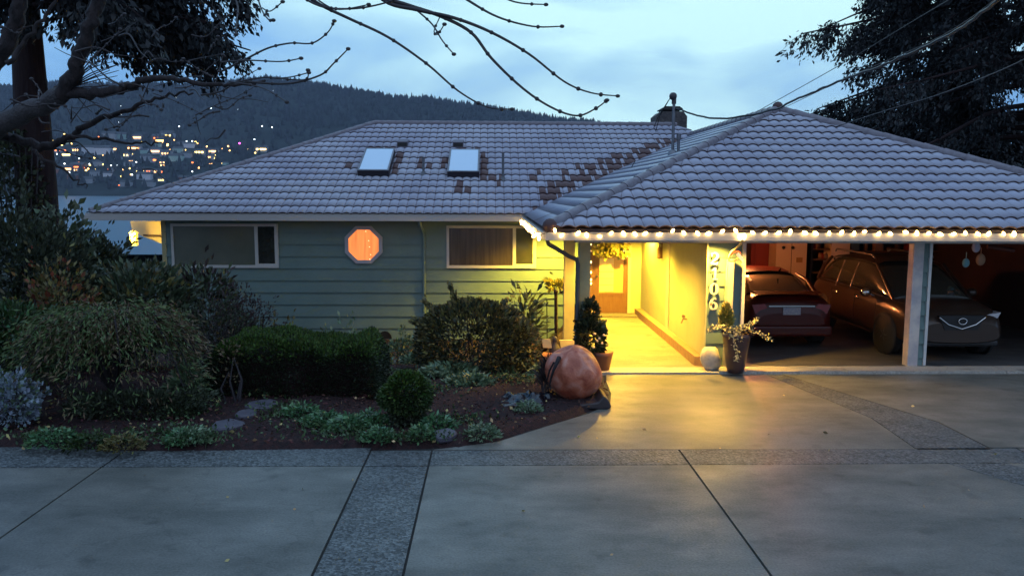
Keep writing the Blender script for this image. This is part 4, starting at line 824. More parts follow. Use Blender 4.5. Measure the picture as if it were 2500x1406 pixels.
# ------------------------------------------------------------------ pumpkin and what lies beside it
mpk = bpy.data.materials.new('pumpkin_skin'); mpk.use_nodes = True; t = mpk.node_tree; bs = t.nodes['Principled BSDF']; N = t.nodes.new; L = t.links.new; g = N('ShaderNodeNewGeometry')
n_ = N('ShaderNodeTexNoise'); n_.inputs['Scale'].default_value = 5; n_.inputs['Detail'].default_value = 7; n_.inputs['Distortion'].default_value = .8; L(g.outputs['Position'], n_.inputs[0]); r_ = N('ShaderNodeValToRGB'); e = r_.color_ramp.elements
e[0].position = .35; e[0].color = (.27, .055, .03, 1); e[1].position = .68; e[1].color = (.50, .23, .17, 1); x_ = r_.color_ramp.elements.new(.5); x_.color = (.42, .12, .065, 1); L(n_.outputs[0], r_.inputs[0]); L(r_.outputs[0], bs.inputs['Base Color'])
bs.inputs['Roughness'].default_value = .45; n2 = N('ShaderNodeTexNoise'); n2.inputs['Scale'].default_value = 30; L(g.outputs['Position'], n2.inputs[0]); bb = N('ShaderNodeBump'); bb.inputs['Strength'].default_value = .3; bb.inputs['Distance'].default_value = .02; L(n2.outputs[0], bb.inputs['Height']); L(bb.outputs[0], bs.inputs['Normal'])
pc = W(1401, 909, 11.75); pr = 67*11.75/F; ph = 71*11.75/F
pkn = thing('pumpkin', 'giant pale orange pumpkin sagging at the edge of the driveway', 'pumpkin', (pc.x, pc.y, pc.z-ph))
Mt = Matrix.Rotation(radians(-22), 3, 'Y'); vs = []; nn_, mm2 = 72, 30
for i in range(mm2+1):
    a_ = pi*i/mm2
    for k in range(nn_):
        th = 2*pi*k/nn_; rib = 1+.045*(abs(sin(th*4.5+.4))-.6)*sin(a_)**.5-.014*sin(th*3+1)-.01*sin(th*2+a_*5)
        rr = pr*rib*(sin(a_)**.9)*1.0; zz = -cos(a_)*ph*(1-.20*math.exp(-(sin(a_)/.28)**2))
        p = Mt @ Vector((rr*cos(th)+.02*sin(a_*2), rr*sin(th), zz)); p.z = max(p.z, -ph*.98); vs.append(pc+p)
b = MB(); b.add(vs, [(i*nn_+k, i*nn_+(k+1) % nn_, (i+1)*nn_+(k+1) % nn_, (i+1)*nn_+k) for i in range(mm2) for k in range(nn_)], True); b.build('pumpkin_body', mpk, pkn)
s1 = W(1362, 880, 11.45); b = MB(); b.tube([s1+Vector((.02, .05, .03)), s1+Vector((-.02, -.06, -.02)), s1+Vector((-.07, -.08, -.13)), s1+Vector((-.10, -.03, -.26)), s1+Vector((-.12, .02, -.40))], [.035, .03, .022, .016, .012], 8); b.build('stem', MT['bark'], pkn)
b = MB(); b.tube([s1+Vector((-.06, -.06, -.01)), s1+Vector((-.12, -.02, -.14)), s1+Vector((-.15, .05, -.3))], [.014, .014, .01], 6); b.build('stem', MT['bark'], pkn)
tr = thing('black_tray', 'curved dark board leaning under the right side of the pumpkin', 'board', (1.6, 11.5, 0)); a_ = W(1462, 942, 11.75); c_ = W(1487, 985, 11.4)
b = MB(); P = [Vector((pc.x+.30, 11.5, .10)), Vector((pc.x+.38, 11.45, .20)), Vector((pc.x+.45, 11.4, .14)), Vector((pc.x+.50, 11.35, .03)), Vector((pc.x+.44, 11.3, .0)), Vector((pc.x-.1, 11.35, .0)), Vector((pc.x-.2, 11.4, .04))]
b.prism([(p.x, p.z) for p in P], 'y', 11.25, 11.75); o = b.build('board', mat('wet_black', (.035, .028, .032), .35, .5), tr); mm_ = o.modifiers.new('b', 'BEVEL'); mm_.width = .02; mm_.segments = 2
tb = thing('black_tarp', 'crumpled shiny black tarpaulin lying left of the pumpkin', 'tarpaulin', (.5, 11.6, .05)); b = MB(); vs = []; n1_, n2_ = 34, 20
for j in range(n2_):
    for i in range(n1_):
        u = i/(n1_-1); v = j/(n2_-1); x = .12+u*.90; y = 11.2+v*.75; hgt = .10*sin(pi*u)**.6*sin(pi*v)**.6*(1+.35*sin(u*19+v*7)+.3*sin(v*23-u*6)+.2*sin(u*41)); vs.append((x+.03*sin(v*17), y+.05*sin(u*9), .03+hgt))
b.add(vs, [(j*n1_+i, j*n1_+i+1, (j+1)*n1_+i+1, (j+1)*n1_+i) for j in range(n2_-1) for i in range(n1_-1)], True); b.build('sheet', mat('tarpaulin', (.006, .006, .010), .22, .6), tb, fix=False)
# dry stalks behind the tarp
P, D = blob_points((.92, 11.9, .25), (.25, .25, .32), 420, 8, .6, -.2, 3); D = D*[.3, .3, .3]+[0, 0, 1]
t = thing('dry_stalks', 'dark withered stalks leaning on the left of the pumpkin', 'plant', (.92, 11.9, .05)); leaves('foliage', P, D, .16, LF['heath'], t, .22)
b = MB()
for i in range(14): x = random.uniform(.7, 1.1); y = random.uniform(11.8, 12.1); b.tube([(x, y, .0), (x+random.uniform(-.1, .1), y, .3), (x+random.uniform(-.2, .2), y, .55)], [.01, .008, .003], 4)
b.build('stem', MT['twig'], t)
# stepping stones and rocks
for q, rx, ry, lab in (((555, 1040), .20, .13, 'flat grey stepping stone nearest the left end of the band'), ((640, 990), .24, .13, 'flat grey stepping stone just in front of the clipped hedge'), ((600, 1012), .15, .10, 'small flat stone between two larger stepping stones'), ((1085, 1062), .16, .11, 'pale flat rock right of the round topiary')):
    p = G(q[0], q[1], .08); b = MB(); vs = []
    n = 14; poly = [(p.x+rx*cos(2*pi*k/n)*random.uniform(.8, 1.1), p.y+ry*1.9*sin(2*pi*k/n)*random.uniform(.8, 1.1)) for k in range(n)]; b.prism(poly, 'z', .03, .115); o = b.build('stepping_stone', mat('slate', (.09, .085, .105), .6, noise=(9, (.05, .045, .065), .2)) if 'slate' not in bpy.data.materials else bpy.data.materials['slate']); mm_ = o.modifiers.new('b', 'BEVEL'); mm_.width = .02; tag(o, lab, 'stone')
p = W(1736, 885, 13.72); b = MB(); rg = random.Random(4); vs = []
for i in range(9):
    a_ = pi*i/8
    for k in range(14): th = 2*pi*k/14; rr = (.165*sin(a_)**.7)*(1+.12*sin(3*th+i)); vs.append((p.x+rr*1.05*cos(th)-.02*i/8, p.y+rr*.8*sin(th), .20-cos(a_)*.19+.01*sin(5*th)))
vs = [(x, y, z*1.12) for x, y, z in vs]; b.add(vs, [(i*14+k, i*14+(k+1) % 14, (i+1)*14+(k+1) % 14, (i+1)*14+k) for i in range(8) for k in range(14)], True)
tag(b.build('white_rock', mat('white_rock', (.55, .50, .40), .7, noise=(7, (.38, .33, .26), .15))), 'upright pale rock on the ground below the house numbers', 'rock')

# ------------------------------------------------------------------ pots
mpot = mat('glazed_pot', (.075, .035, .030), .3, .5, noise=(5, (.03, .025, .035), .2)); 
pp = W(1795, 905, 13.45); pp.z = .045; pt = thing('planter_pot', 'tall dark glazed pot with trailing plant in front of the number pillar', 'pot', pp)
b = MB(); hz = W(1795, 812, 13.45).z; b.lathe((pp.x, pp.y, .045), [(.001, 0), (.13, 0), (.16, .1), (.20, hz*.55), (.235, hz-.12), (.245, hz-.05), (.215, hz-.045), (.20, hz-.1), (.001, hz-.1)], 28); b.build('pot_body', mpot, pt)
cf = thing('dwarf_conifer', 'small bright green conifer standing in the tall dark pot', 'plant', (pp.x-.15, pp.y, hz-.05)); P, D = blob_points((W(1773, 780, 13.45).x, 13.47, W(0, 775, 13.45).z), (.11, .11, .24), 1500, 8, .6, -.9, 9); leaves('foliage', P, D*[1, 1, .4]+[0, 0, .8], .06, LF['gold'], cf, .3)
tpn = thing('trailing_plant', 'cream and gold trailing plant spilling over the tall dark pot', 'plant', (pp.x+.05, pp.y, hz-.05)); P = []; D = []; b = MB()
trails = [((1790, 812), (1795, 840), (1800, 870), (1796, 882)), ((1800, 806), (1822, 800), (1850, 812), (1872, 822), (1884, 830)), ((1805, 800), (1825, 790), (1840, 785), (1848, 780)), ((1780, 800), (1750, 795), (1735, 800), (1732, 806)), ((1785, 805), (1810, 795), (1830, 803)), ((1770, 810), (1790, 800), (1815, 806)), ((1795, 808), (1812, 822), (1808, 850)), ((1782, 808), (1786, 826), (1790, 850))]
for tr_ in trails:
    pts = [W(x, y, 13.25+.1*math.sin(i+x)) for i, (x, y) in enumerate(tr_)]; b.tube(pts, .005, 4)
    for i in range(len(pts)-1):
        for k in range(26): q = pts[i].lerp(pts[i+1], random.random())+Vector([random.gauss(0, .018) for _ in range(3)]); P.append(q); D.append((random.uniform(-1, 1), -.5, random.uniform(-1, .6)))
b.build('stem', MT['twig'], tpn); leaves('foliage', P, D, .042, LF['variegated'], tpn, .6)
# round arrangement of loose leaves on the pot rim
P, D = blob_points((pp.x+.02, pp.y-.02, hz-.02), (.24, .2, .09), 420, 8, .5, -.3, 4); leaves('foliage', P, D, .05, LF['heath'], tpn, .6)
sp_ = thing('entry_pot', 'dark clay pot holding the leafy shrub beside the walkway posts', 'pot', (1.92, 13.8, .03)); b = MB(); b.lathe((1.90, 13.78, .03), [(.001, 0), (.15, 0), (.20, .25), (.22, .32), (.18, .32), (.001, .28)], 20); b.build('pot_body', mat('brown_pot', (.16, .06, .035), .5), sp_)
hb = thing('potted_shrub', 'upright dark leaved shrub with pale berries in the clay pot by the posts', 'shrub', (1.85, 13.8, .3)); cx = W(1438, 800, 13.8)
P, D = blob_points((cx.x+.03, 13.8, .62), (.27, .24, .42), 1500, 12, .55, -.9, 21); P2, D2 = blob_points((cx.x, 13.8, 1.0), (.13, .13, .28), 500, 6, .5, -.9, 22); leaves('foliage', np.vstack([P, P2]), np.vstack([D, D2])+[0, 0, .3], .085, LF['holly'], hb, .6)
b = MB(); b.tube([(1.88, 13.79, .3), (cx.x, 13.8, .8), (cx.x, 13.8, 1.2)], [.02, .015, .006], 6); b.build('stem', MT['twig'], hb)
for q in ((1452, 815), (1458, 832), (1470, 838), (1463, 826), (1474, 818), (1449, 848)):
    b = MB(); b.ball(W(q[0], q[1], 13.55), .022, 8, 6); b.build('berry', mat('pale_berry', (.75, .5, .35), .4) if 'pale_berry' not in bpy.data.materials else bpy.data.materials['pale_berry'], hb)

# railing and small things by the steps
rl = thing('stair_railing', 'black iron railing with a sloping top rail left of the walkway posts', 'railing', (W(1357, 800, 16.8).x, 16.8, 0)); Yr = 16.8
b = MB(); b.tube([W(1357, 716, Yr), W(1358, 850, Yr)], .035, 8); b.ball(W(1357, 712, Yr), .05); b.build('post', mat('rusty_iron', (.05, .022, .015), .6), rl)
b = MB(); b.tube([W(1357, 730, Yr), W(1331, 731, Yr), W(1318, 742, Yr), W(1288, 768, Yr)], .016, 6); b.build('top_rail', MT['black'], rl)
for q in ((1335, 731, 840), (1309, 750, 850)): b = MB(); b.tube([W(q[0], q[1], Yr), W(q[0]+1, q[2], Yr)], .012, 6); b.build('baluster', MT['black'], rl)
b = MB(); b.tube([W(1357, 800, Yr), W(1288, 838, Yr)], .012, 6); b.build('lower_rail', MT['black'], rl)
Yo = 14.6
p = W(1307, 840, Yo); b = MB(); b.prism([(p.x-.07, p.z-.17), (p.x+.07, p.z-.17), (p.x+.065, p.z+.14), (p.x-.06, p.z+.13)], 'y', Yo, Yo+.14); tag(b.build('wooden_box', mat('amber_wood', (.42, .22, .07), .5)), 'upright amber wooden box right of the round shrub', 'box')
fg = thing('garden_figure', 'small dark seated garden figure beside the railing foot', 'figurine', W(1354, 860, Yo)); p = W(1354, 845, Yo); b = MB(); b.lathe((p.x, p.y, p.z-.16), [(.001, 0), (.10, 0), (.11, .08), (.07, .18), (.035, .22), (.05, .26), (.055, .30), (.03, .34), (.001, .35)], 14); b.build('figure_body', mat('dark_resin', (.05, .045, .06), .5), fg)
p = W(1338, 838, Yo-.2); b = MB(); b.prism([(p.x-.09, p.z-.08), (p.x+.07, p.z-.085), (p.x+.04, p.z+.08), (p.x-.11, p.z+.075)], 'y', Yo-.2, Yo-.185); tag(b.build('plaque', mat('pale_plaque', (.75, .62, .38), .5)), 'tilted pale plaque leaning between the amber box and the figure', 'plaque')
p = W(1325, 845, Yo); b = MB(); b.ball((p.x, Yo+.1, p.z-.02), .12, 14, 8, sz=.9); tag(b.build('round_stone', MT['soil']), 'dark round stone behind the tilted plaque', 'stone')
p = W(1330, 870, Yo-.3); b = MB(); b.lathe((p.x, Yo-.3, .02), [(.001, 0), (.16, 0), (.20, .17), (.17, .17), (.001, .13)], 18); tag(b.build('clay_bowl', mat('clay', (.30, .12, .06), .6)), 'low clay bowl on the ground behind the pumpkin', 'bowl')
p = W(1379, 845, 15.6); b = MB(); b.prism([(p.x-.06, p.z-.12), (p.x+.2, p.z-.14), (p.x+.2, p.z+.12), (p.x-.10, p.z+.12)], 'y', 15.6, 15.66); tag(b.build('sign_board', mat('pale_board', (.60, .50, .30), .5)), 'pale board standing behind the rear walkway post', 'board')

# ------------------------------------------------------------------ shrubs of the garden
def sh_(name, label, cat, px, py_top, Y, rx, ry, n, size, m, seed, base=None, **k):
    p = W(px, py_top, Y); z0 = garden_z(p.x, Y)+.05 if base is None else base; rz = (p.z-z0)/1.62
    return shrub(name, label, cat, (p.x, Y, z0+rz*.62), (rx, ry, rz), n, size, m, seed, base=z0, **k)
# clipped hedge: a box-shaped mass of small leaves with an uneven face
def hedge(name, label, x0, x1, y0, y1, z1, n, m, mtop, seed=0, z0=-.05):
    t = thing(name, label, 'hedge', ((x0+x1)/2, (y0+y1)/2, z0)); rg = np.random.default_rng(seed); P = []; D = []
    A = [((x1-x0)*(z1-z0), 0), ((y1-y0)*(z1-z0), 1), ((y1-y0)*(z1-z0), 2), ((x1-x0)*(y1-y0)*1.6, 3)]; tot = sum(a for a, _ in A)
    for a, f in A:
        k = int(n*a/tot); u = rg.uniform(0, 1, k); v = rg.uniform(0, 1, k); dd = rg.power(.6, k)*0+rg.exponential(.06, k)
        if f == 0: p = np.stack([x0+(x1-x0)*u, y0+dd, z0+(z1-z0)*v], 1); d = np.tile([0, -1, .3], (k, 1))
        elif f == 1: p = np.stack([x0+dd, y0+(y1-y0)*u, z0+(z1-z0)*v], 1); d = np.tile([-1, 0, .3], (k, 1))
        elif f == 2: p = np.stack([x1-dd, y0+(y1-y0)*u, z0+(z1-z0)*v], 1); d = np.tile([1, 0, .3], (k, 1))
        else: p = np.stack([x0+(x1-x0)*u, y0+(y1-y0)*v, z1-dd*.7], 1); d = np.tile([0, 0, 1.], (k, 1))
        P.append(p); D.append(d)
    P = np.vstack(P); D = np.vstack(D)
    # rounded corners and lumps
    cx, cy, cz = (x0+x1)/2, (y0+y1)/2, z1-.25
    w_ = .05*np.sin(P[:, 0]*5.1+1)*np.sin(P[:, 2]*6.3)+.04*np.sin(P[:, 0]*11+P[:, 1]*9)
    P[:, 1] += w_; P[:, 2] += .06*np.sin(P[:, 0]*3.2)+.03*np.sin(P[:, 0]*9.7+P[:, 1]*4)
    ex = np.clip((np.abs(P[:, 0]-cx)-((x1-x0)/2-.3))/.3, 0, 1); ez = np.clip((P[:, 2]-(z1-.3))/.3, 0, 1); ey = np.clip((cy-(y1-y0)/2+.25-P[:, 1])/.25, 0, 1)
    P[:, 2] -= .13*(ex**2*ez+ey**2*ez); P[:, 0] -= np.sign(P[:, 0]-cx)*.12*ex*ez; P[:, 1] += .10*ey*ez
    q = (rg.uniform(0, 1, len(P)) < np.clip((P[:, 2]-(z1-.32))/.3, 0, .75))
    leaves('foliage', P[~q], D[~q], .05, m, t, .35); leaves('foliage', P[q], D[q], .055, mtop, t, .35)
    b = MB(); b.box(x0+.16, x1-.16, y0+.18, y1-.12, z0+.05, z1-.22); b.build('twig_core', MT['soil'], t)
    b = MB()
    for i in range(5): x = x0+.4+(x1-x0-.8)*i/4; b.tube([(x, (y0+y1)/2, z0-.3), (x, (y0+y1)/2, z0+.2)], [.04, .03], 6)
    b.build('trunk', MT['bark'], t)
hl = W(505, 900, 11.9); hr = W(924, 900, 11.75)
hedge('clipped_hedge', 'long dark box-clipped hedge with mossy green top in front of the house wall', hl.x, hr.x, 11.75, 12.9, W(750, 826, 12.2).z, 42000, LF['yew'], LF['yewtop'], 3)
# round topiary on a short trunk
p = W(990, 960, 10.3); tp2 = thing('round_topiary', 'small round clipped bush on a short trunk nearest the driveway', 'topiary', (p.x, 10.3, .05)); P, D = blob_points((p.x, 10.3, p.z), (.35, .33, .27), 7000, 14, .28, -.95, 5)
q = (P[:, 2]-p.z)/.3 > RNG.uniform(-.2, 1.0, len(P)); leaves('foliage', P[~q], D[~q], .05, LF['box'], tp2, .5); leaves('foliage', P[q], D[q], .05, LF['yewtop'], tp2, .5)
b = MB(); b.tube([(p.x-.02, 10.3, 0), (p.x, 10.3, .3), (p.x, 10.3, p.z+.05)], [.05, .04, .02], 8)
for a_ in range(6): b.tube([(p.x, 10.3, .22), (p.x+.2*cos(a_), 10.3+.2*sin(a_), p.z)], [.02, .008], 5)
b.build('trunk', MT['bark'], tp2)
P, D = blob_points((p.x, 10.3, .22), (.26, .25, .22), 1800, 10, .5, -.9, 55); leaves('foliage', P, D, .05, LF['dark'], tp2, .5)
# round rhododendron before the right window
pr_ = W(1157, 735, 14.2)
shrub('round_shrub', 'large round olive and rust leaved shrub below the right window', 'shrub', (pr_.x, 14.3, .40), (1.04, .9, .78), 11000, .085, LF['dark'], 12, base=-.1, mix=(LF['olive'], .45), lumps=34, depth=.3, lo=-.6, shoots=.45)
P, D = blob_points((pr_.x+.55, 13.95, .35), (.5, .45, .55), 1300, 14, .3, -.6, 13)
t = thing('leafy_shrub', 'amber tinted shrub leaning on the right side of the round shrub', 'shrub', (pr_.x+.62, 13.95, 0)); leaves('foliage', P+[.12, 0, 0], D, .08, LF['olive'], t, .55); b = MB(); b.tube([(pr_.x+.65, 13.95, -.1), (pr_.x+.6, 13.95, .5)], [.03, .01], 5); b.build('stem', MT['twig'], t)
sh_('tall_sprig_shrub', 'slender dark sprig with drooping leaves left of the railing', 'shrub', 1283, 712, 15.6, .24, .2, 260, .20, LF['rhodo'], 14, base=-.2, lumps=8, depth=.8, aspect=.28, stems=3)
sh_('hanging_plant', 'pale yellow leaved plant behind the rear walkway post', 'plant', 1362, 690, 18.0, .22, .2, 300, .13, LF['gold'], 15, base=.9, lumps=8, depth=.7, stems=2)
# laceleaf maple: cascading layers of fine leaves
lm = thing('laceleaf_maple', 'wide weeping maple dome of fine green and bronze leaves at left', 'tree', (-4.75, 11.3, 0)); c0 = W(255, 735, 11.3); P = []; D = []; rg = random.Random(31); b = MB()
cx0 = c0.x+.05
for i in range(150):
    a_ = rg.uniform(0, 2*pi); Lh = rg.uniform(.25, 1)**.6; z_top = c0.z*(1-.08*Lh)-rg.uniform(0, .12); reach = Lh*1.25
    ez = z_top*(1-Lh**2.4*rg.uniform(.35, .85)); pts = []
    for k in range(9):
        u = k/8; r_ = reach*u; z_ = (.25+(z_top-.25)*sin(min(1, u*1.25)*pi/2)) if u < .6 else None
        if z_ is None: z_ = z_top-(z_top-ez)*((u-.6)/.4)**1.5
        pts.append(Vector((cx0+cos(a_)*r_*1.02, 11.3+sin(a_)*r_*.85, z_)))
    if i % 2 == 0: b.tube(pts, [.028*(1-k/9)+.004 for k in range(9)], 5)
    red = rg.random() < .42+.2*cos(a_-.3)
    for k in range(150):
        u = rg.uniform(.45, 1.06); j = min(7, int(u*8)); q = pts[j].lerp(pts[j+1], min(1.2, u*8-j)); sp = .13
        q = q+Vector((rg.gauss(0, sp), rg.gauss(0, sp), rg.gauss(-.02, .06))); P.append((*q, red)); D.append((cos(a_)*.8, sin(a_)*.8, -.55))
b.build('branches', MT['bark'], lm); b = MB(); b.tube([(cx0, 11.3, -.1), (cx0+.05, 11.3, .35), (cx0-.05, 11.25, .8)], [.09, .07, .05], 8); b.build('trunk', MT['bark'], lm)
P = np.array(P); D = np.array(D); q = P[:, 3] > .5
leaves('foliage', P[~q][:, :3], D[~q], .085, LF['lace'], lm, .22, .5); leaves('foliage', P[q][:, :3], D[q], .085, LF['lacered'], lm, .22, .5)
# shrubs behind and left
sh_('rhododendron', 'tall broad-leaved rhododendron covering the left corner of the house', 'shrub', 345, 645, 14.6, 1.0, .8, 3200, .15, LF['rhodo'], 41, mix=(LF['olive'], .12), lumps=26, depth=.45, aspect=.38, group=None)
sh_('rhododendron', 'dark broad-leaved shrub just below the left window', 'shrub', 480, 655, 15.2, .9, .7, 2200, .14, LF['rhodo'], 42, mix=(LF['heath'], .3), lumps=22, depth=.5, aspect=.38)
sh_('twiggy_shrub', 'thin reddish twiggy shrub against the siding below the left window', 'shrub', 590, 690, 14.6, .62, .5, 1400, .06, LF['heath'], 43, lumps=14, depth=.75, stems=26, up=.8)
sh_('twiggy_shrub', 'low bronze twiggy shrub rising behind the left end of the hedge', 'shrub', 520, 740, 13.4, .8, .45, 2600, .06, LF['heath'], 44, lumps=16, depth=.6, stems=20, up=.8, mix=(LF['dark'], .5))
sh_('evergreen_bush', 'huge dark evergreen mass filling the far left edge', 'shrub', 30, 520, 14.2, 1.35, 1.2, 9000, .12, LF['dark'], 45, lumps=34, depth=.35, lo=-.8)
sh_('evergreen_bush', 'dark evergreen bush between the far left mass and the house corner', 'shrub', 190, 572, 16.5, 1.15, 1.0, 5500, .13, LF['dark'], 46, lumps=28, depth=.4, lo=-.7)
sh_('rust_shrub', 'orange and olive leaved shrub glowing in the dark left bushes', 'shrub', 130, 622, 12.9, .75, .5, 1300, .10, LF['rust'], 47, mix=(LF['olive'], .5), lumps=14, depth=.6, aspect=.5)
sh_('rhododendron', 'low green shrub at the left edge behind the weeping maple', 'shrub', 25, 740, 12.0, .7, .5, 2400, .10, LF['box'], 48, lumps=16, depth=.4, mix=(LF['ground'], .15))
sh_('pale_shrub', 'frosty blue white flowering shrub cut by the left edge', 'shrub', 18, 920, 10.35, .36, .34, 2000, .06, LF['pale'], 49, lumps=20, depth=.4, aspect=.8, mix=(LF['hell'], .2))
sh_('box_bush', 'dark low bush filling the gap under the weeping maple', 'shrub', 330, 960, 10.9, 1.0, .4, 4200, .06, LF['dark'], 50, lumps=16, depth=.4)
sh_('fern_clump', 'grey green ferny clump between the maple and the hedge', 'plant', 455, 885, 11.6, .32, .3, 900, .085, LF['hell'], 51, lumps=10, depth=.6)
sh_('fern_clump', 'thin bare stemmed sapling by the left end of the hedge', 'plant', 562, 800, 11.5, .12, .12, 60, .05, LF['lacered'], 52, lumps=5, depth=.9, stems=4)
for i, (px, top, Y, rx, lab) in enumerate(((840, 800, 14.8, .5, 'pale green leafy plant behind the hedge under the octagonal window'), (975, 812, 15.4, .42, 'pale green leafy plant by the crawl-space vent'), (700, 790, 14.6, .5, 'olive green tuft behind the middle of the hedge'))):
    sh_('border_plant', lab, 'plant', px, top, Y, rx, .3, 900, .09, LF['hell'] if i < 2 else LF['olive'], 60+i, lumps=10, depth=.5, base=-.5)
# low leafy clumps in the bed
def clump(px, py, r, n, m, size, seed, label, hgt=.16, asp=.4):
    p = G(px, py, .08); t = thing('ground_plant', label, 'plant', (p.x, p.y, .05)); rg = np.random.default_rng(seed); a_ = rg.uniform(0, 2*pi, n); rr = r*np.sqrt(rg.uniform(0, 1, n))
    P = np.stack([p.x+rr*np.cos(a_), p.y+rr*.8*np.sin(a_), .06+hgt*(1-(rr/r)**2)*rg.uniform(.3, 1, n)], 1); D = np.stack([np.cos(a_), np.sin(a_), .35+0*a_], 1)
    leaves('foliage', P, D, size, m, t, asp, .5); b = MB()
    for k in range(7): b.tube([(p.x, p.y, .03), (p.x+r*.5*cos(k), p.y+r*.4*sin(k), .06+hgt*.5)], [.006, .003], 4)
    b.build('stem', MT['twig'], t)
for i, (px, py, r, m, s_, lab) in enumerate(((735, 1010, .26, 'ground', .075, 'bright green ground plant at the left end of the green row'), (790, 1030, .28, 'ground', .08, 'second bright green plant from the left in the row below the hedge'), (855, 1040, .30, 'ground', .08, 'bright green plant in the middle of the row below the hedge'), (900, 1030, .28, 'ground', .08, 'bright green plant touching the left of the round topiary'), (925, 1068, .20, 'ground', .07, 'green plant at the paving edge left of the topiary trunk'),
  (1065, 1040, .26, 'ground', .075, 'green ground plant right of the round topiary'), (1030, 1065, .16, 'ground', .07, 'small green plant at the foot of the round topiary'), (1175, 1060, .22, 'hell', .065, 'low green tuft near the bend of the driveway edge'), (1100, 905, .42, 'hell', .11, 'larger pale green hellebore clump in front of the round shrub'), (1145, 935, .36, 'hell', .11, 'pale green hellebore nearest the black tarpaulin'), (1060, 915, .26, 'hell', .10, 'small pale hellebore left of the hellebore clump'), (1020, 880, .3, 'hell', .09, 'pale hellebore close to the left foot of the round shrub'),
  (1265, 895, .32, 'olive', .07, 'mossy low plant at the right foot of the round shrub'), (1330, 905, .26, 'hell', .07, 'low plant just left behind the pumpkin'), (470, 1070, .26, 'hell', .08, 'low pale leafed plant at the paving edge below the maple'), (440, 1075, .18, 'ground', .07, 'small plant beside the pale leafed one below the maple'), (130, 1075, .32, 'ground', .06, 'low green mat at the paving edge at far left'), (215, 1085, .25, 'box', .06, 'dark green mat at the paving edge under the maple'), (300, 1088, .25, 'olive', .06, 'yellow green mat at the paving edge under the maple'), (1290, 1000, .18, 'hell', .06, 'tiny plant below the black tarpaulin'))):
    clump(px, py, r, int(420*r/.25), LF[m], s_, 70+i, lab)

# low creeping greenery between the plants (nobody could count it)
cp_ = [(rgx.x, rgx.y) for rgx in (G(*q, .05) for q in ((80, 1075), (160, 1082), (260, 1085), (340, 1078), (420, 1060), (500, 1075), (690, 1000), (760, 1045), (830, 1065), (880, 1060), (960, 1080), (1040, 1080), (1110, 1030), (1000, 950), (960, 900), (1060, 960), (1200, 900), (1240, 930), (1290, 930), (650, 960), (460, 1000), (430, 1020), (700, 1020)))]
P = []
for i in range(5200):
    q = random.choice(cp_); x = q[0]+random.gauss(0, .24); y = q[1]+random.gauss(0, .17)
    if inside_dist(x, y) > .04: P.append((x, y, garden_z(x, y)+.11+abs(random.gauss(0, .04))))
tag(leaves('ground_cover', P, np.tile([0, -.2, .5], (len(P), 1)), .055, LF['ground2'], None, .5, .7), kind='stuff')

# ------------------------------------------------------------------ cedars
def cedar(name, label, x, y, h, rad, trunk_r, z0, zlow, nlimb, seed, azr=(0, 2*pi), size=.13, per=230, leafmat='cedar', hang=.55, gap=1.0):
    t = thing(name, label, 'tree', (x, y, z0)); rg = random.Random(seed); b = MB(); P = []; D = []; limbs = MB()
    b.tube([(x, y, z0-.3), (x+.04, y, z0+h*.3), (x, y+.05, z0+h*.7), (x, y, z0+h)], [trunk_r*1.15, trunk_r, trunk_r*.6, .05], 12); b.build('trunk', MT['trunk'], t)
    for i in range(nlimb):
        a_ = rg.uniform(*azr); z = zlow+(z0+h-zlow)*rg.random()**1.1; Lb = rad*(1-.55*(z-zlow)/(z0+h-zlow+.01))*rg.uniform(.65, 1.08); pts = []
        up = rg.uniform(.0, .25)
        for k in range(8):
            u = k/7; pts.append(Vector((x+cos(a_+.15*sin(u*3+i))*Lb*u, y+sin(a_+.15*sin(u*3+i))*Lb*u, z+Lb*(up*u-.42*u*u+.12*u**4))))
        limbs.tube(pts, [trunk_r*.16*(1-u/8)+.008 for u in range(8)], 5)
        nb = int(7*Lb/2)
        for s_ in range(nb):
            u = rg.uniform(.22, 1)**.8; j = min(6, int(u*7)); q = pts[j].lerp(pts[j+1], u*7-j); sa = a_+rg.choice((-1, 1))*rg.uniform(.4, 1.2); sl_ = rg.uniform(.35, 1.0)*(1.15-u*.5)*min(1.3, rad/3.5)
            end = q+Vector((cos(sa)*sl_*.8, sin(sa)*sl_*.8, -hang*sl_*rg.uniform(.5, 1.5))); limbs.tube([q, q.lerp(end, .5)+Vector((0, 0, .06)), end], [.012, .008, .004], 3, cap=False)
            k_ = int(per*sl_*rg.uniform(.6, 1.2)*gap)
            for _ in range(k_):
                v = rg.random(); w_ = (.035+.085*(1-abs(v-.55)))*(size/.15); o = q.lerp(end, v)+Vector((rg.gauss(0, w_), rg.gauss(0, w_), rg.gauss(-.14*v, w_*1.1))); P.append(o); D.append((cos(sa)*.4, sin(sa)*.4, -.8))
    limbs.build('branches', MT['trunk'], t, fix=False); leaves('crown', P, D, size, LF[leafmat], t, .42, .45); return t
rc = W(2420, 300, 26)
cedar('cedar_tree', 'tall dark cedar with drooping sprays overhanging the right of the roof', rc.x+1.3, 25, 19, 8.9, .55, -.5, 4.7, 96, 5, per=98, size=.15, hang=.95, azr=(radians(95), radians(320)))
rc = W(2470, 400, 22)
cedar('cedar_tree', 'very dark dense cedar low behind the right end of the carport roof', rc.x+2.6, 31, 12, 6.0, .4, -.5, 1.4, 104, 6, per=82, size=.20, hang=.5)
lt = W(75, 300, 16.5)
cedar('cedar_tree', 'big cedar with thick reddish trunk at the upper left', lt.x, 16.5, 12, 4.7, .36, -.5, 6.5, 84, 8, per=130, size=.15, hang=.6, azr=(-1.5, 1.6))
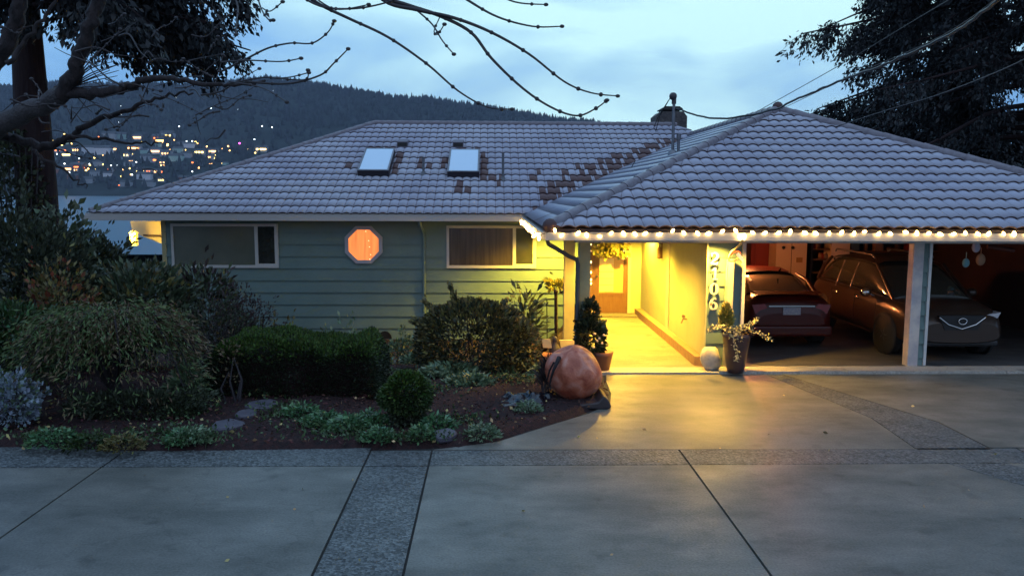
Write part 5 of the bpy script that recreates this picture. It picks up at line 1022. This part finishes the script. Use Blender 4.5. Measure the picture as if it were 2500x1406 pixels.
# ivy and dark growth round that trunk
P, D = blob_points((lt.x+.1, 16.3, 2.2), (.75, .6, 2.6), 5200, 30, .4, -.9, 91); t = thing('ivy_thicket', 'dark ivy thicket climbing the reddish trunk at far left', 'plant', (lt.x, 16.2, -.2)); leaves('foliage', P-[.45, 0, .3], D, .12, LF['dark'], t, .7)
b = MB()
for i in range(8): b.tube([(lt.x-.3+i*.05, 16.2, -.2), (lt.x-.4+i*.08, 16.1, 2), (lt.x-.5+i*.12, 16.1, 4)], [.03, .02, .01], 5)
b.build('stem', MT['twig'], t)
sh_('laurel', 'tall leafy laurel tips rising above the gutter at the left roof corner', 'shrub', 165, 478, 15.8, .55, .5, 420, .17, LF['rhodo'], 95, lumps=14, depth=.7, aspect=.55, stems=9, lo=-.2)

# ------------------------------------------------------------------ bare tree reaching over from the left
bt = thing('bare_tree', 'leafless budding tree reaching in from the left and overhead', 'tree', (-5.6, 6.2, 0)); rg = random.Random(77)
def spline(pts, k=6):
    q = [Vector(p) for p in pts]; P = []
    for i in range(len(q)-1):
        a, b_, c_, d_ = q[max(i-1, 0)], q[i], q[i+1], q[min(i+2, len(q)-1)]
        for j in range(k): t_ = j/k; P.append(.5*((2*b_)+(c_-a)*t_+(2*a-5*b_+4*c_-d_)*t_*t_+(3*b_-a-3*c_+d_)*t_**3))
    P.append(q[-1]); return P
def wimg(L_, Y0, Y1): n = len(L_); return [W(x, y, Y0+(Y1-Y0)*i/(n-1)) for i, (x, y) in enumerate(L_)]
def limb(L_, Y0, Y1, r0, r1, m='limb', nm='limb', wob=.01):
    P = spline(wimg(L_, Y0, Y1)); n = len(P); P = [p+Vector((rg.gauss(0, wob), rg.gauss(0, wob), rg.gauss(0, wob))) for p in P]; b = MB(); b.tube(P, [r0+(r1-r0)*(i/(n-1)) for i in range(n)], 9); b.build(nm, MT[m], bt); return P
tr0 = W(-330, 520, 6.4)
b = MB(); b.tube(spline([(tr0.x-.1, 6.4, -.2), (tr0.x, 6.4, 1.5), tr0, W(-300, 100, 6.4), W(-360, -500, 6.2)]), [.22]*6+[.19]*6+[.16]*6+[.10]*7, 12); b.build('trunk', MT['bark'], bt)
limb([(-330, 470), (-120, 360), (0, 305), (75, 270), (150, 232)], 6.4, 6.0, .095, .062)
limb([(150, 232), (175, 185), (200, 120), (235, 20), (262, -90)], 6.0, 5.8, .056, .042, 'bark')
limb([(-330, 330), (-80, 210), (5, 130), (40, 50), (60, -60)], 6.4, 6.3, .075, .05, 'bark')
limb([(150, 232), (230, 226), (300, 215), (345, 196), (410, 190), (500, 205), (590, 206), (650, 197)], 6.0, 5.7, .040, .006, 'bark')
limb([(-330, 380), (-60, 330), (40, 342), (110, 355), (165, 340), (215, 305), (280, 280), (340, 258), (400, 236), (470, 225)], 6.4, 6.2, .042, .007, 'bark')
limb([(165, 340), (240, 338), (330, 352), (390, 348)], 6.25, 6.2, .015, .005, 'bark'); limb([(80, 365), (130, 400), (180, 440), (215, 455)], 6.3, 6.2, .014, .004, 'bark')
limb([(20, 160), (60, 100), (110, 40), (150, -40)], 6.2, 6.3, .02, .01, 'bark')
# twigs that end in buds
def twig(L_, Y0, Y1, r0, buds=True, r1=.0035):
    P = spline(wimg(L_, Y0, Y1)); n = len(P); b = MB(); b.tube(P, [r0+(r1-r0)*(i/(n-1)) for i in range(n)], 6)
    if buds:
        for i in range(4, n-1, 5): b.ball(P[i], r0*.35+.0085, 6, 4)
        b.ball(P[-1], .011, 7, 5, sx=1.4)
    b.build('twig', MT['twig'], bt)
top = [([(690, -60), (770, 5), (850, 45), (945, 90), (1040, 155), (1118, 222), (1190, 262), (1250, 267)], .013),
 ([(800, -90), (900, -20), (1000, 15), (1075, 40), (1150, 80), (1200, 143), (1275, 215), (1345, 262), (1408, 283), (1455, 265), (1482, 245)], .016),
 ([(860, -90), (935, 0), (1020, 25), (1110, 45), (1200, 80), (1292, 133), (1378, 200), (1443, 227), (1508, 235)], .016),
 ([(1050, -60), (1140, 0), (1215, 42), (1300, 65), (1372, 65)], .011), ([(1180, -30), (1255, 5), (1333, 12)], .008), ([(700, -30), (780, 15), (860, 22), (940, 8), (1010, -20)], .009),
 ([(1020, 28), (1055, 60), (1080, 100), (1108, 133)], .006), ([(1075, 40), (1060, 75), (1068, 85), (1085, 60)], .004), ([(740, -30), (790, 10), (830, 24), (900, 12)], .006),
 ([(620, -40), (637, 20), (655, 48), (667, 50)], .006), ([(560, -40), (580, 15), (578, 50), (576, 85)], .006), ([(640, 20), (660, 28), (690, 5)], .004),
 ([(540, 175), (600, 145), (655, 118), (710, 106), (762, 106), (800, 80), (816, 52)], .007), ([(545, 152), (610, 148), (685, 151), (735, 143)], .006), ([(560, 205), (640, 190), (680, 192), (745, 195), (752, 172)], .006), ([(600, 200), (700, 205), (780, 185), (815, 155), (850, 120)], .008), ([(560, 200), (640, 215), (700, 250)], .005), ([(640, 190), (700, 190), (754, 178)], .004)]
for L_, r_ in top: twig(L_, 5.4, 5.0, r_)
tc_ = W(760, -120, 5.5); tl_ = W(-350, -420, 6.2); b = MB(); b.tube(spline([tl_, W(100, -330, 6.0), W(500, -170, 5.7), tc_]), [.07]*6+[.055]*6+[.04]*7, 8); b.build('limb', MT['bark'], bt)
b = MB(); b.tube(spline([tc_, W(950, -110, 5.4), W(1100, -80, 5.4), W(1180, -40, 5.4)]), [.03]*6+[.02]*6+[.01]*7, 7); b.build('limb', MT['bark'], bt)
b = MB(); b.tube(spline([W(500, -170, 5.7), W(560, -80, 5.5), W(640, -50, 5.4), W(700, -60, 5.4)]), .014, 6); b.build('limb', MT['bark'], bt)
# fine twigs filling the left side
for i in range(62):
    x = rg.uniform(20, 560); y = rg.uniform(60, 330) if i % 3 else rg.uniform(200, 420)
    dx = rg.uniform(-120, 150); dy = rg.uniform(-90, 60); Y_ = rg.uniform(5.6, 6.6)
    twig([(x, y), (x+dx*.35, y+dy*.2+rg.uniform(-15, 15)), (x+dx*.7, y+dy*.65), (x+dx, y+dy)], Y_, Y_+rg.uniform(-.2, .2), rg.uniform(.004, .009), i % 2 == 0, .002)
for i in range(16):  # a fan of straight shoots from the fork
    a_ = radians(rg.uniform(-60, 60)); twig([(170, 215), (170+60*cos(a_), 205-60*sin(a_)), (170+150*cos(a_)*rg.uniform(.6, 1), 195-140*sin(a_)*rg.uniform(.5, 1))], 6.0, 6.0, .006, False, .002)

# ------------------------------------------------------------------ hill, forest and town across the lake
YS, YCR, ZL = 2000.0, 3300.0, -6.0
crest = [(-900, 300), (-400, 250), (0, 222), (150, 208), (430, 215), (560, 203), (640, 195), (700, 200), (760, 210), (850, 222), (950, 238), (1050, 248), (1150, 262), (1250, 275), (1350, 293), (1450, 306), (1600, 345), (1800, 395), (2100, 430), (2600, 450), (4200, 460)]
CX = [W(a, b_, YCR).x/YCR for a, b_ in crest]; CZ = [W(a, b_, YCR).z for a, b_ in crest]
def hill_z(x, y):
    zc = np.interp(x/max(y, 1), CX, CZ); t_ = (y-YS)/(YCR-YS)
    if t_ < 0: return ZL-3
    s_ = t_**1.05 if t_ < 1 else 1-(t_-1)*.7
    return ZL+(zc-ZL)*s_+(6*sin(x*.011)*sin(y*.009)+4*sin(x*.03+y*.02))*min(1, t_*6)*(1 if t_ < .9 else .5)
ts = np.linspace(-.02, 1.5, 50); ax = np.linspace(-1.1, 1.3, 220); V = []
for t_ in ts:
    for a_ in ax: y = YS+t_*(YCR-YS); V.append((a_*y, y, hill_z(a_*y, y)))
nx = len(ax); b = MB(); b.add(V, [(j*nx+i, j*nx+i+1, (j+1)*nx+i+1, (j+1)*nx+i) for j in range(len(ts)-1) for i in range(nx-1)], True); struct(b.build('hill', MT['hill'], fix=False))
rgn = np.random.default_rng(17); Vv = []; Ff = []
for i in range(11000):
    crest_row = i < 2600; y = YCR+rgn.uniform(-60, 40) if crest_row else YS+(YCR-YS)*rgn.uniform(.04, 1)
    a_ = rgn.uniform(-.66, .3) if rgn.random() < .93 else rgn.uniform(-.7, .8); t_ = (y-YS)/(YCR-YS); dens = 1 if t_ > .55 else .45
    if rgn.random() > dens: continue
    x = a_*y; z = hill_z(x, y); h_ = rgn.uniform(14, 27)*(1.25 if rgn.random() < .08 else 1); r_ = h_*rgn.uniform(.20, .36); o = len(Vv)
    Vv += [(x+r_*cos(k*1.0472), y+r_*sin(k*1.0472), z+h_*.1) for k in range(6)]+[(x+r_*.55*cos(k*1.0472+.5), y+r_*.55*sin(k*1.0472+.5), z+h_*.5) for k in range(6)]+[(x, y, z+h_)]
    Ff += [(o+k, o+(k+1) % 6, o+6+k) for k in range(6)]+[(o+(k+1) % 6, o+6+(k+1) % 6, o+6+k) for k in range(6)]+[(o+6+k, o+6+(k+1) % 6, o+12) for k in range(6)]
tag(mesh_np('forest', Vv, Ff, MT['fir'], None, False, True), kind='stuff')
def hit_hill(px, py):
    d = ray(px, py); lo = None; y = YS
    while y < YCR:
        p = Vector((0, 0, H))+d*(y/d.y)
        if p.z < hill_z(p.x, y): return Vector((p.x, y, hill_z(p.x, y)))
        y += 6
    return None
def far_house(px, py, wpx, wall, lit, label=None, litc='w'):
    p = hit_hill(px, py+3)
    if p is None: return
    w_ = wpx*p.y/F; dpt = w_*.6; hh = w_*.33; t = thing('distant_house', label or 'small house among dark trees on the far shore', 'house', p, 'houses on the far hillside')
    b = MB(); b.box(-w_/2, w_/2, -dpt/2, dpt/2, -6, hh); b.build('wall', wall, t).matrix_parent_inverse = Matrix.Identity(4)
    b = MB(); b.prism([(-dpt/2-.8, hh), (dpt/2+.8, hh), (0, hh+w_*.2)], 'x', -w_/2-.6, w_/2+.6); b.build('roof', FM['roof'], t).matrix_parent_inverse = Matrix.Identity(4)
    if lit:
        k = rg.choice((1, 2, 3)) if lit == 1 else 1; ww = w_*.9/k*(.35 if lit == 1 else .95)
        for i in range(k):
            b = MB(); xc_ = (-.4+.8*(i+.5)/k)*w_; b.box(xc_-ww/2, xc_+ww/2, -dpt/2-.3, -dpt/2, hh*.25, hh*.25+min(hh*.55, 4.5)); b.build('window', FL[litc], t).matrix_parent_inverse = Matrix.Identity(4)
FM = dict(roof=mat('far_roof', (.05, .055, .065), .8), a=mat('far_wall_pale', (.50, .50, .55), .8), b=mat('far_wall_grey', (.26, .28, .32), .8), c=mat('far_wall_red', (.18, .07, .05), .8), d=mat('far_wall_green', (.26, .40, .38), .8))
FL = dict(w=mat('far_light_warm', (1, .7, .3), .5, emit=((1, .48, .14), 6)), y=mat('far_light_yellow', (1, .8, .3), .5, emit=((1, .66, .16), 7)), o=mat('far_light_orange', (1, .4, .1), .5, emit=((1, .20, .04), 4)), h=mat('far_light_white', (1, 1, 1), .5, emit=((.85, .95, 1), 5)), p=mat('far_light_pink', (1, .2, .7), .5, emit=((.9, .12, .65), 4)), r=mat('far_light_red', (1, .2, .2), .5, emit=((1, .1, .12), 4)))
Z7 = lambda x, y: (100+x*.24, 180+y*.24)
for x, y, wp, wl_, lit, lc in ((1290, 640, 34, 'b', 2, 'y'), (1200, 665, 30, 'c', 1, 'o'), (1220, 690, 24, 'c', 2, 'w'), (985, 660, 26, 'a', 2, 'w'), (740, 775, 24, 'b', 2, 'w'), (950, 770, 30, 'c', 2, 'w'), (915, 822, 16, 'a', 2, 'y'), (1165, 800, 32, 'a', 2, 'w'), (1060, 800, 22, 'd', 0, 'w'), (1620, 810, 26, 'b', 2, 'y'), (1760, 800, 24, 'a', 2, 'w'), (1720, 862, 24, 'b', 1, 'w'), (1565, 905, 16, 'c', 2, 'o'), (1735, 915, 12, 'b', 2, 'w'), (1380, 870, 34, 'd', 0, 'w'), (1400, 790, 26, 'd', 0, 'w'), (1520, 740, 28, 'a', 0, 'w'), (1480, 840, 26, 'b', 0, 'w'), (1080, 870, 30, 'b', 0, 'w'), (640, 800, 40, 'a', 0, 'w'), (500, 790, 34, 'a', 0, 'w'), (380, 830, 24, 'b', 0, 'w'), (250, 700, 24, 'd', 0, 'w'), (700, 650, 34, 'b', 0, 'w'), (820, 650, 30, 'd', 0, 'w'), (380, 965, 36, 'c', 1, 'o'), (430, 962, 14, 'c', 2, 'o'), (1020, 998, 22, 'b', 2, 'y'), (1230, 1090, 20, 'b', 1, 'y'), (1240, 940, 18, 'b', 2, 'w'), (790, 858, 18, 'b', 1, 'h'), (560, 1025, 26, 'b', 0, 'h'), (680, 1030, 20, 'a', 0, 'h'), (870, 1135, 28, 'b', 0, 'o'), (810, 1132, 10, 'c', 2, 'o'), (1060, 1060, 36, 'a', 0, 'w'), (1100, 1130, 30, 'b', 0, 'w'), (90, 1035, 22, 'b', 1, 'y'), (160, 1000, 26, 'c', 0, 'w'), (1430, 720, 20, 'b', 0, 'w'), (1180, 735, 24, 'd', 0, 'w'), (480, 1100, 30, 'b', 0, 'w'), (330, 1060, 26, 'c', 0, 'w'), (590, 920, 26, 'b', 0, 'w'), (900, 930, 24, 'b', 0, 'w'), (2250, 782, 30, 'b', 2, 'y')):
    q = Z7(x, y); far_house(q[0], q[1], wp*.9, FM[wl_], lit, None if lit != 2 or lc != 'y' or wp != 30 else 'long brightly lit yellow building right of the town by the roof hip', lc)
lampg = 'lamps in the far town'
def far_lamp(px, py, c, r_=2.3):
    p = hit_hill(px, py+2)
    if p is None: return
    t = thing('street_lamp', 'tiny glowing lamp on the dark far hillside', 'lamp', p, lampg); k = p.y/2200
    hz_ = max(1.5, W(px, py, p.y).z-p.z); b = MB(); b.tube([(0, 0, -1), (0, 0, hz_)], .25, 4); b.build('pole', MT['black'], t).matrix_parent_inverse = Matrix.Identity(4)
    b = MB(); b.ball((0, 0, hz_), r_*k, 7, 5); b.build('lamp_head', FL[c], t).matrix_parent_inverse = Matrix.Identity(4)
for x, y, c in ((240, 620, 'y'), (440, 632, 'w'), (560, 668, 'w'), (622, 668, 'y'), (148, 698, 'h'), (683, 607, 'h'), (163, 820, 'h'), (85, 785, 'h'), (100, 947, 'y'), (60, 1037, 'y'), (125, 1040, 'y'), (770, 858, 'h'), (803, 860, 'h'), (835, 718, 'h'), (1287, 730, 'y'), (1340, 630, 'y'), (1355, 675, 'w'), (1190, 690, 'w'), (1240, 697, 'w'), (1482, 690, 'h'), (1540, 688, 'h'), (1572, 690, 'y'), (1590, 712, 'w'), (1490, 806, 'w'), (1440, 790, 'h'), (1690, 745, 'w'), (1775, 836, 'y'), (1405, 540, 'h'), (2250, 535, 'h'), (2350, 548, 'h'), (2172, 670, 'h'), (2020, 710, 'p'), (1985, 740, 'r'), (2025, 765, 'w'), (2015, 795, 'w'), (2035, 735, 'o'), (1498, 338, 'h'), (1730, 352, 'h'), (2008, 367, 'h'), (1840, 440, 'h'), (1778, 418, 'h'), (1445, 297, 'h'), (1515, 247, 'h'), (1378, 238, 'h'), (1175, 210, 'h'), (1298, 215, 'h'), (2357, 178, 'h'), (2027, 225, 'h'), (808, 327, 'h'), (785, 497, 'h'), (815, 420, 'h'), (1000, 998, 'y'), (1045, 998, 'y'), (1210, 1090, 'y'), (1250, 1090, 'y'), (780, 932, 'h'), (495, 920, 'h'), (1237, 938, 'w'), (1540, 1000, 'h')):
    q = Z7(x, y); far_lamp(q[0], q[1], c, 2.6 if c != 'h' else 1.8)
for i in range(70):
    q = (rg.uniform(105, 640), rg.triangular(312, 468, 395)); 
    if q[1] > 500-.28*q[0]+60: continue
    far_lamp(q[0], q[1], rg.choice('wwyyyhwo'), rg.uniform(1.3, 2.6))
for i in range(26):
    q = (rg.uniform(110, 600), rg.triangular(330, 460, 400)); far_house(q[0], q[1], rg.uniform(12, 26), FM[rg.choice('aabbcd')], rg.choice((0, 1, 1, 2)), None, rg.choice('wwyo'))
far_lamp(965, 256, 'w', 2.0); far_lamp(115, 470, 'y', 3.2)
# distant firs beyond the carport roof on the right
for i, (px, top, hpx) in enumerate(((2135, 328, 24), (2160, 316, 34), (2187, 318, 36), (2205, 326, 26), (2228, 314, 40), (2246, 326, 30), (2265, 332, 30), (2110, 334, 20))):
    Y_ = 150+i*4; p = W(px, top, Y_); hh = p.z+3; t = thing('fir_tree', 'pointed dark fir in the gap between roof hip and right cedar', 'tree', (p.x, Y_, -9), 'firs beyond the carport roof'); rgf = random.Random(i); P = []; D = []
    for k in range(700):
        u = rgf.random()**.7; a_ = rgf.uniform(0, 6.28); r_ = (.25+2.3*u*(.7+.3*sin(u*40)))*rgf.uniform(.5, 1); P.append((r_*cos(a_), r_*sin(a_), hh+9-u*9-3)); D.append((cos(a_), sin(a_), -.3))
    leaves('crown', P, D, 1.1, LF['cedar'], t, .4).matrix_parent_inverse = Matrix.Identity(4); b = MB(); b.tube([(0, 0, 0), (0, 0, hh+6)], [.35, .05], 6); b.build('trunk', MT['trunk'], t).matrix_parent_inverse = Matrix.Identity(4)
P, D = blob_points((150, 170, 3), (80, 10, 20), 16000, 60, .3, -.3, 99); tag(leaves('woodland', P, D, 1.3, LF['cedar'], None, .5), kind='stuff')

# ------------------------------------------------------------------ haze over the lake and hill
hz_ = MB(); hz_.box(-5200, 5200, -250, 5600, -8.5-1.2, 700); ho = hz_.build('haze', [], None); tag(ho, kind='stuff')
mh_ = bpy.data.materials.new('haze'); mh_.use_nodes = True; t = mh_.node_tree; t.nodes.remove(t.nodes['Principled BSDF']); v = t.nodes.new('ShaderNodeVolumePrincipled')
v.inputs['Color'].default_value = (.62, .74, .95, 1); v.inputs['Density'].default_value = .00006; v.inputs['Anisotropy'].default_value = .2
t.links.new(v.outputs[0], t.nodes['Material Output'].inputs['Volume']); ho.data.materials.append(mh_)
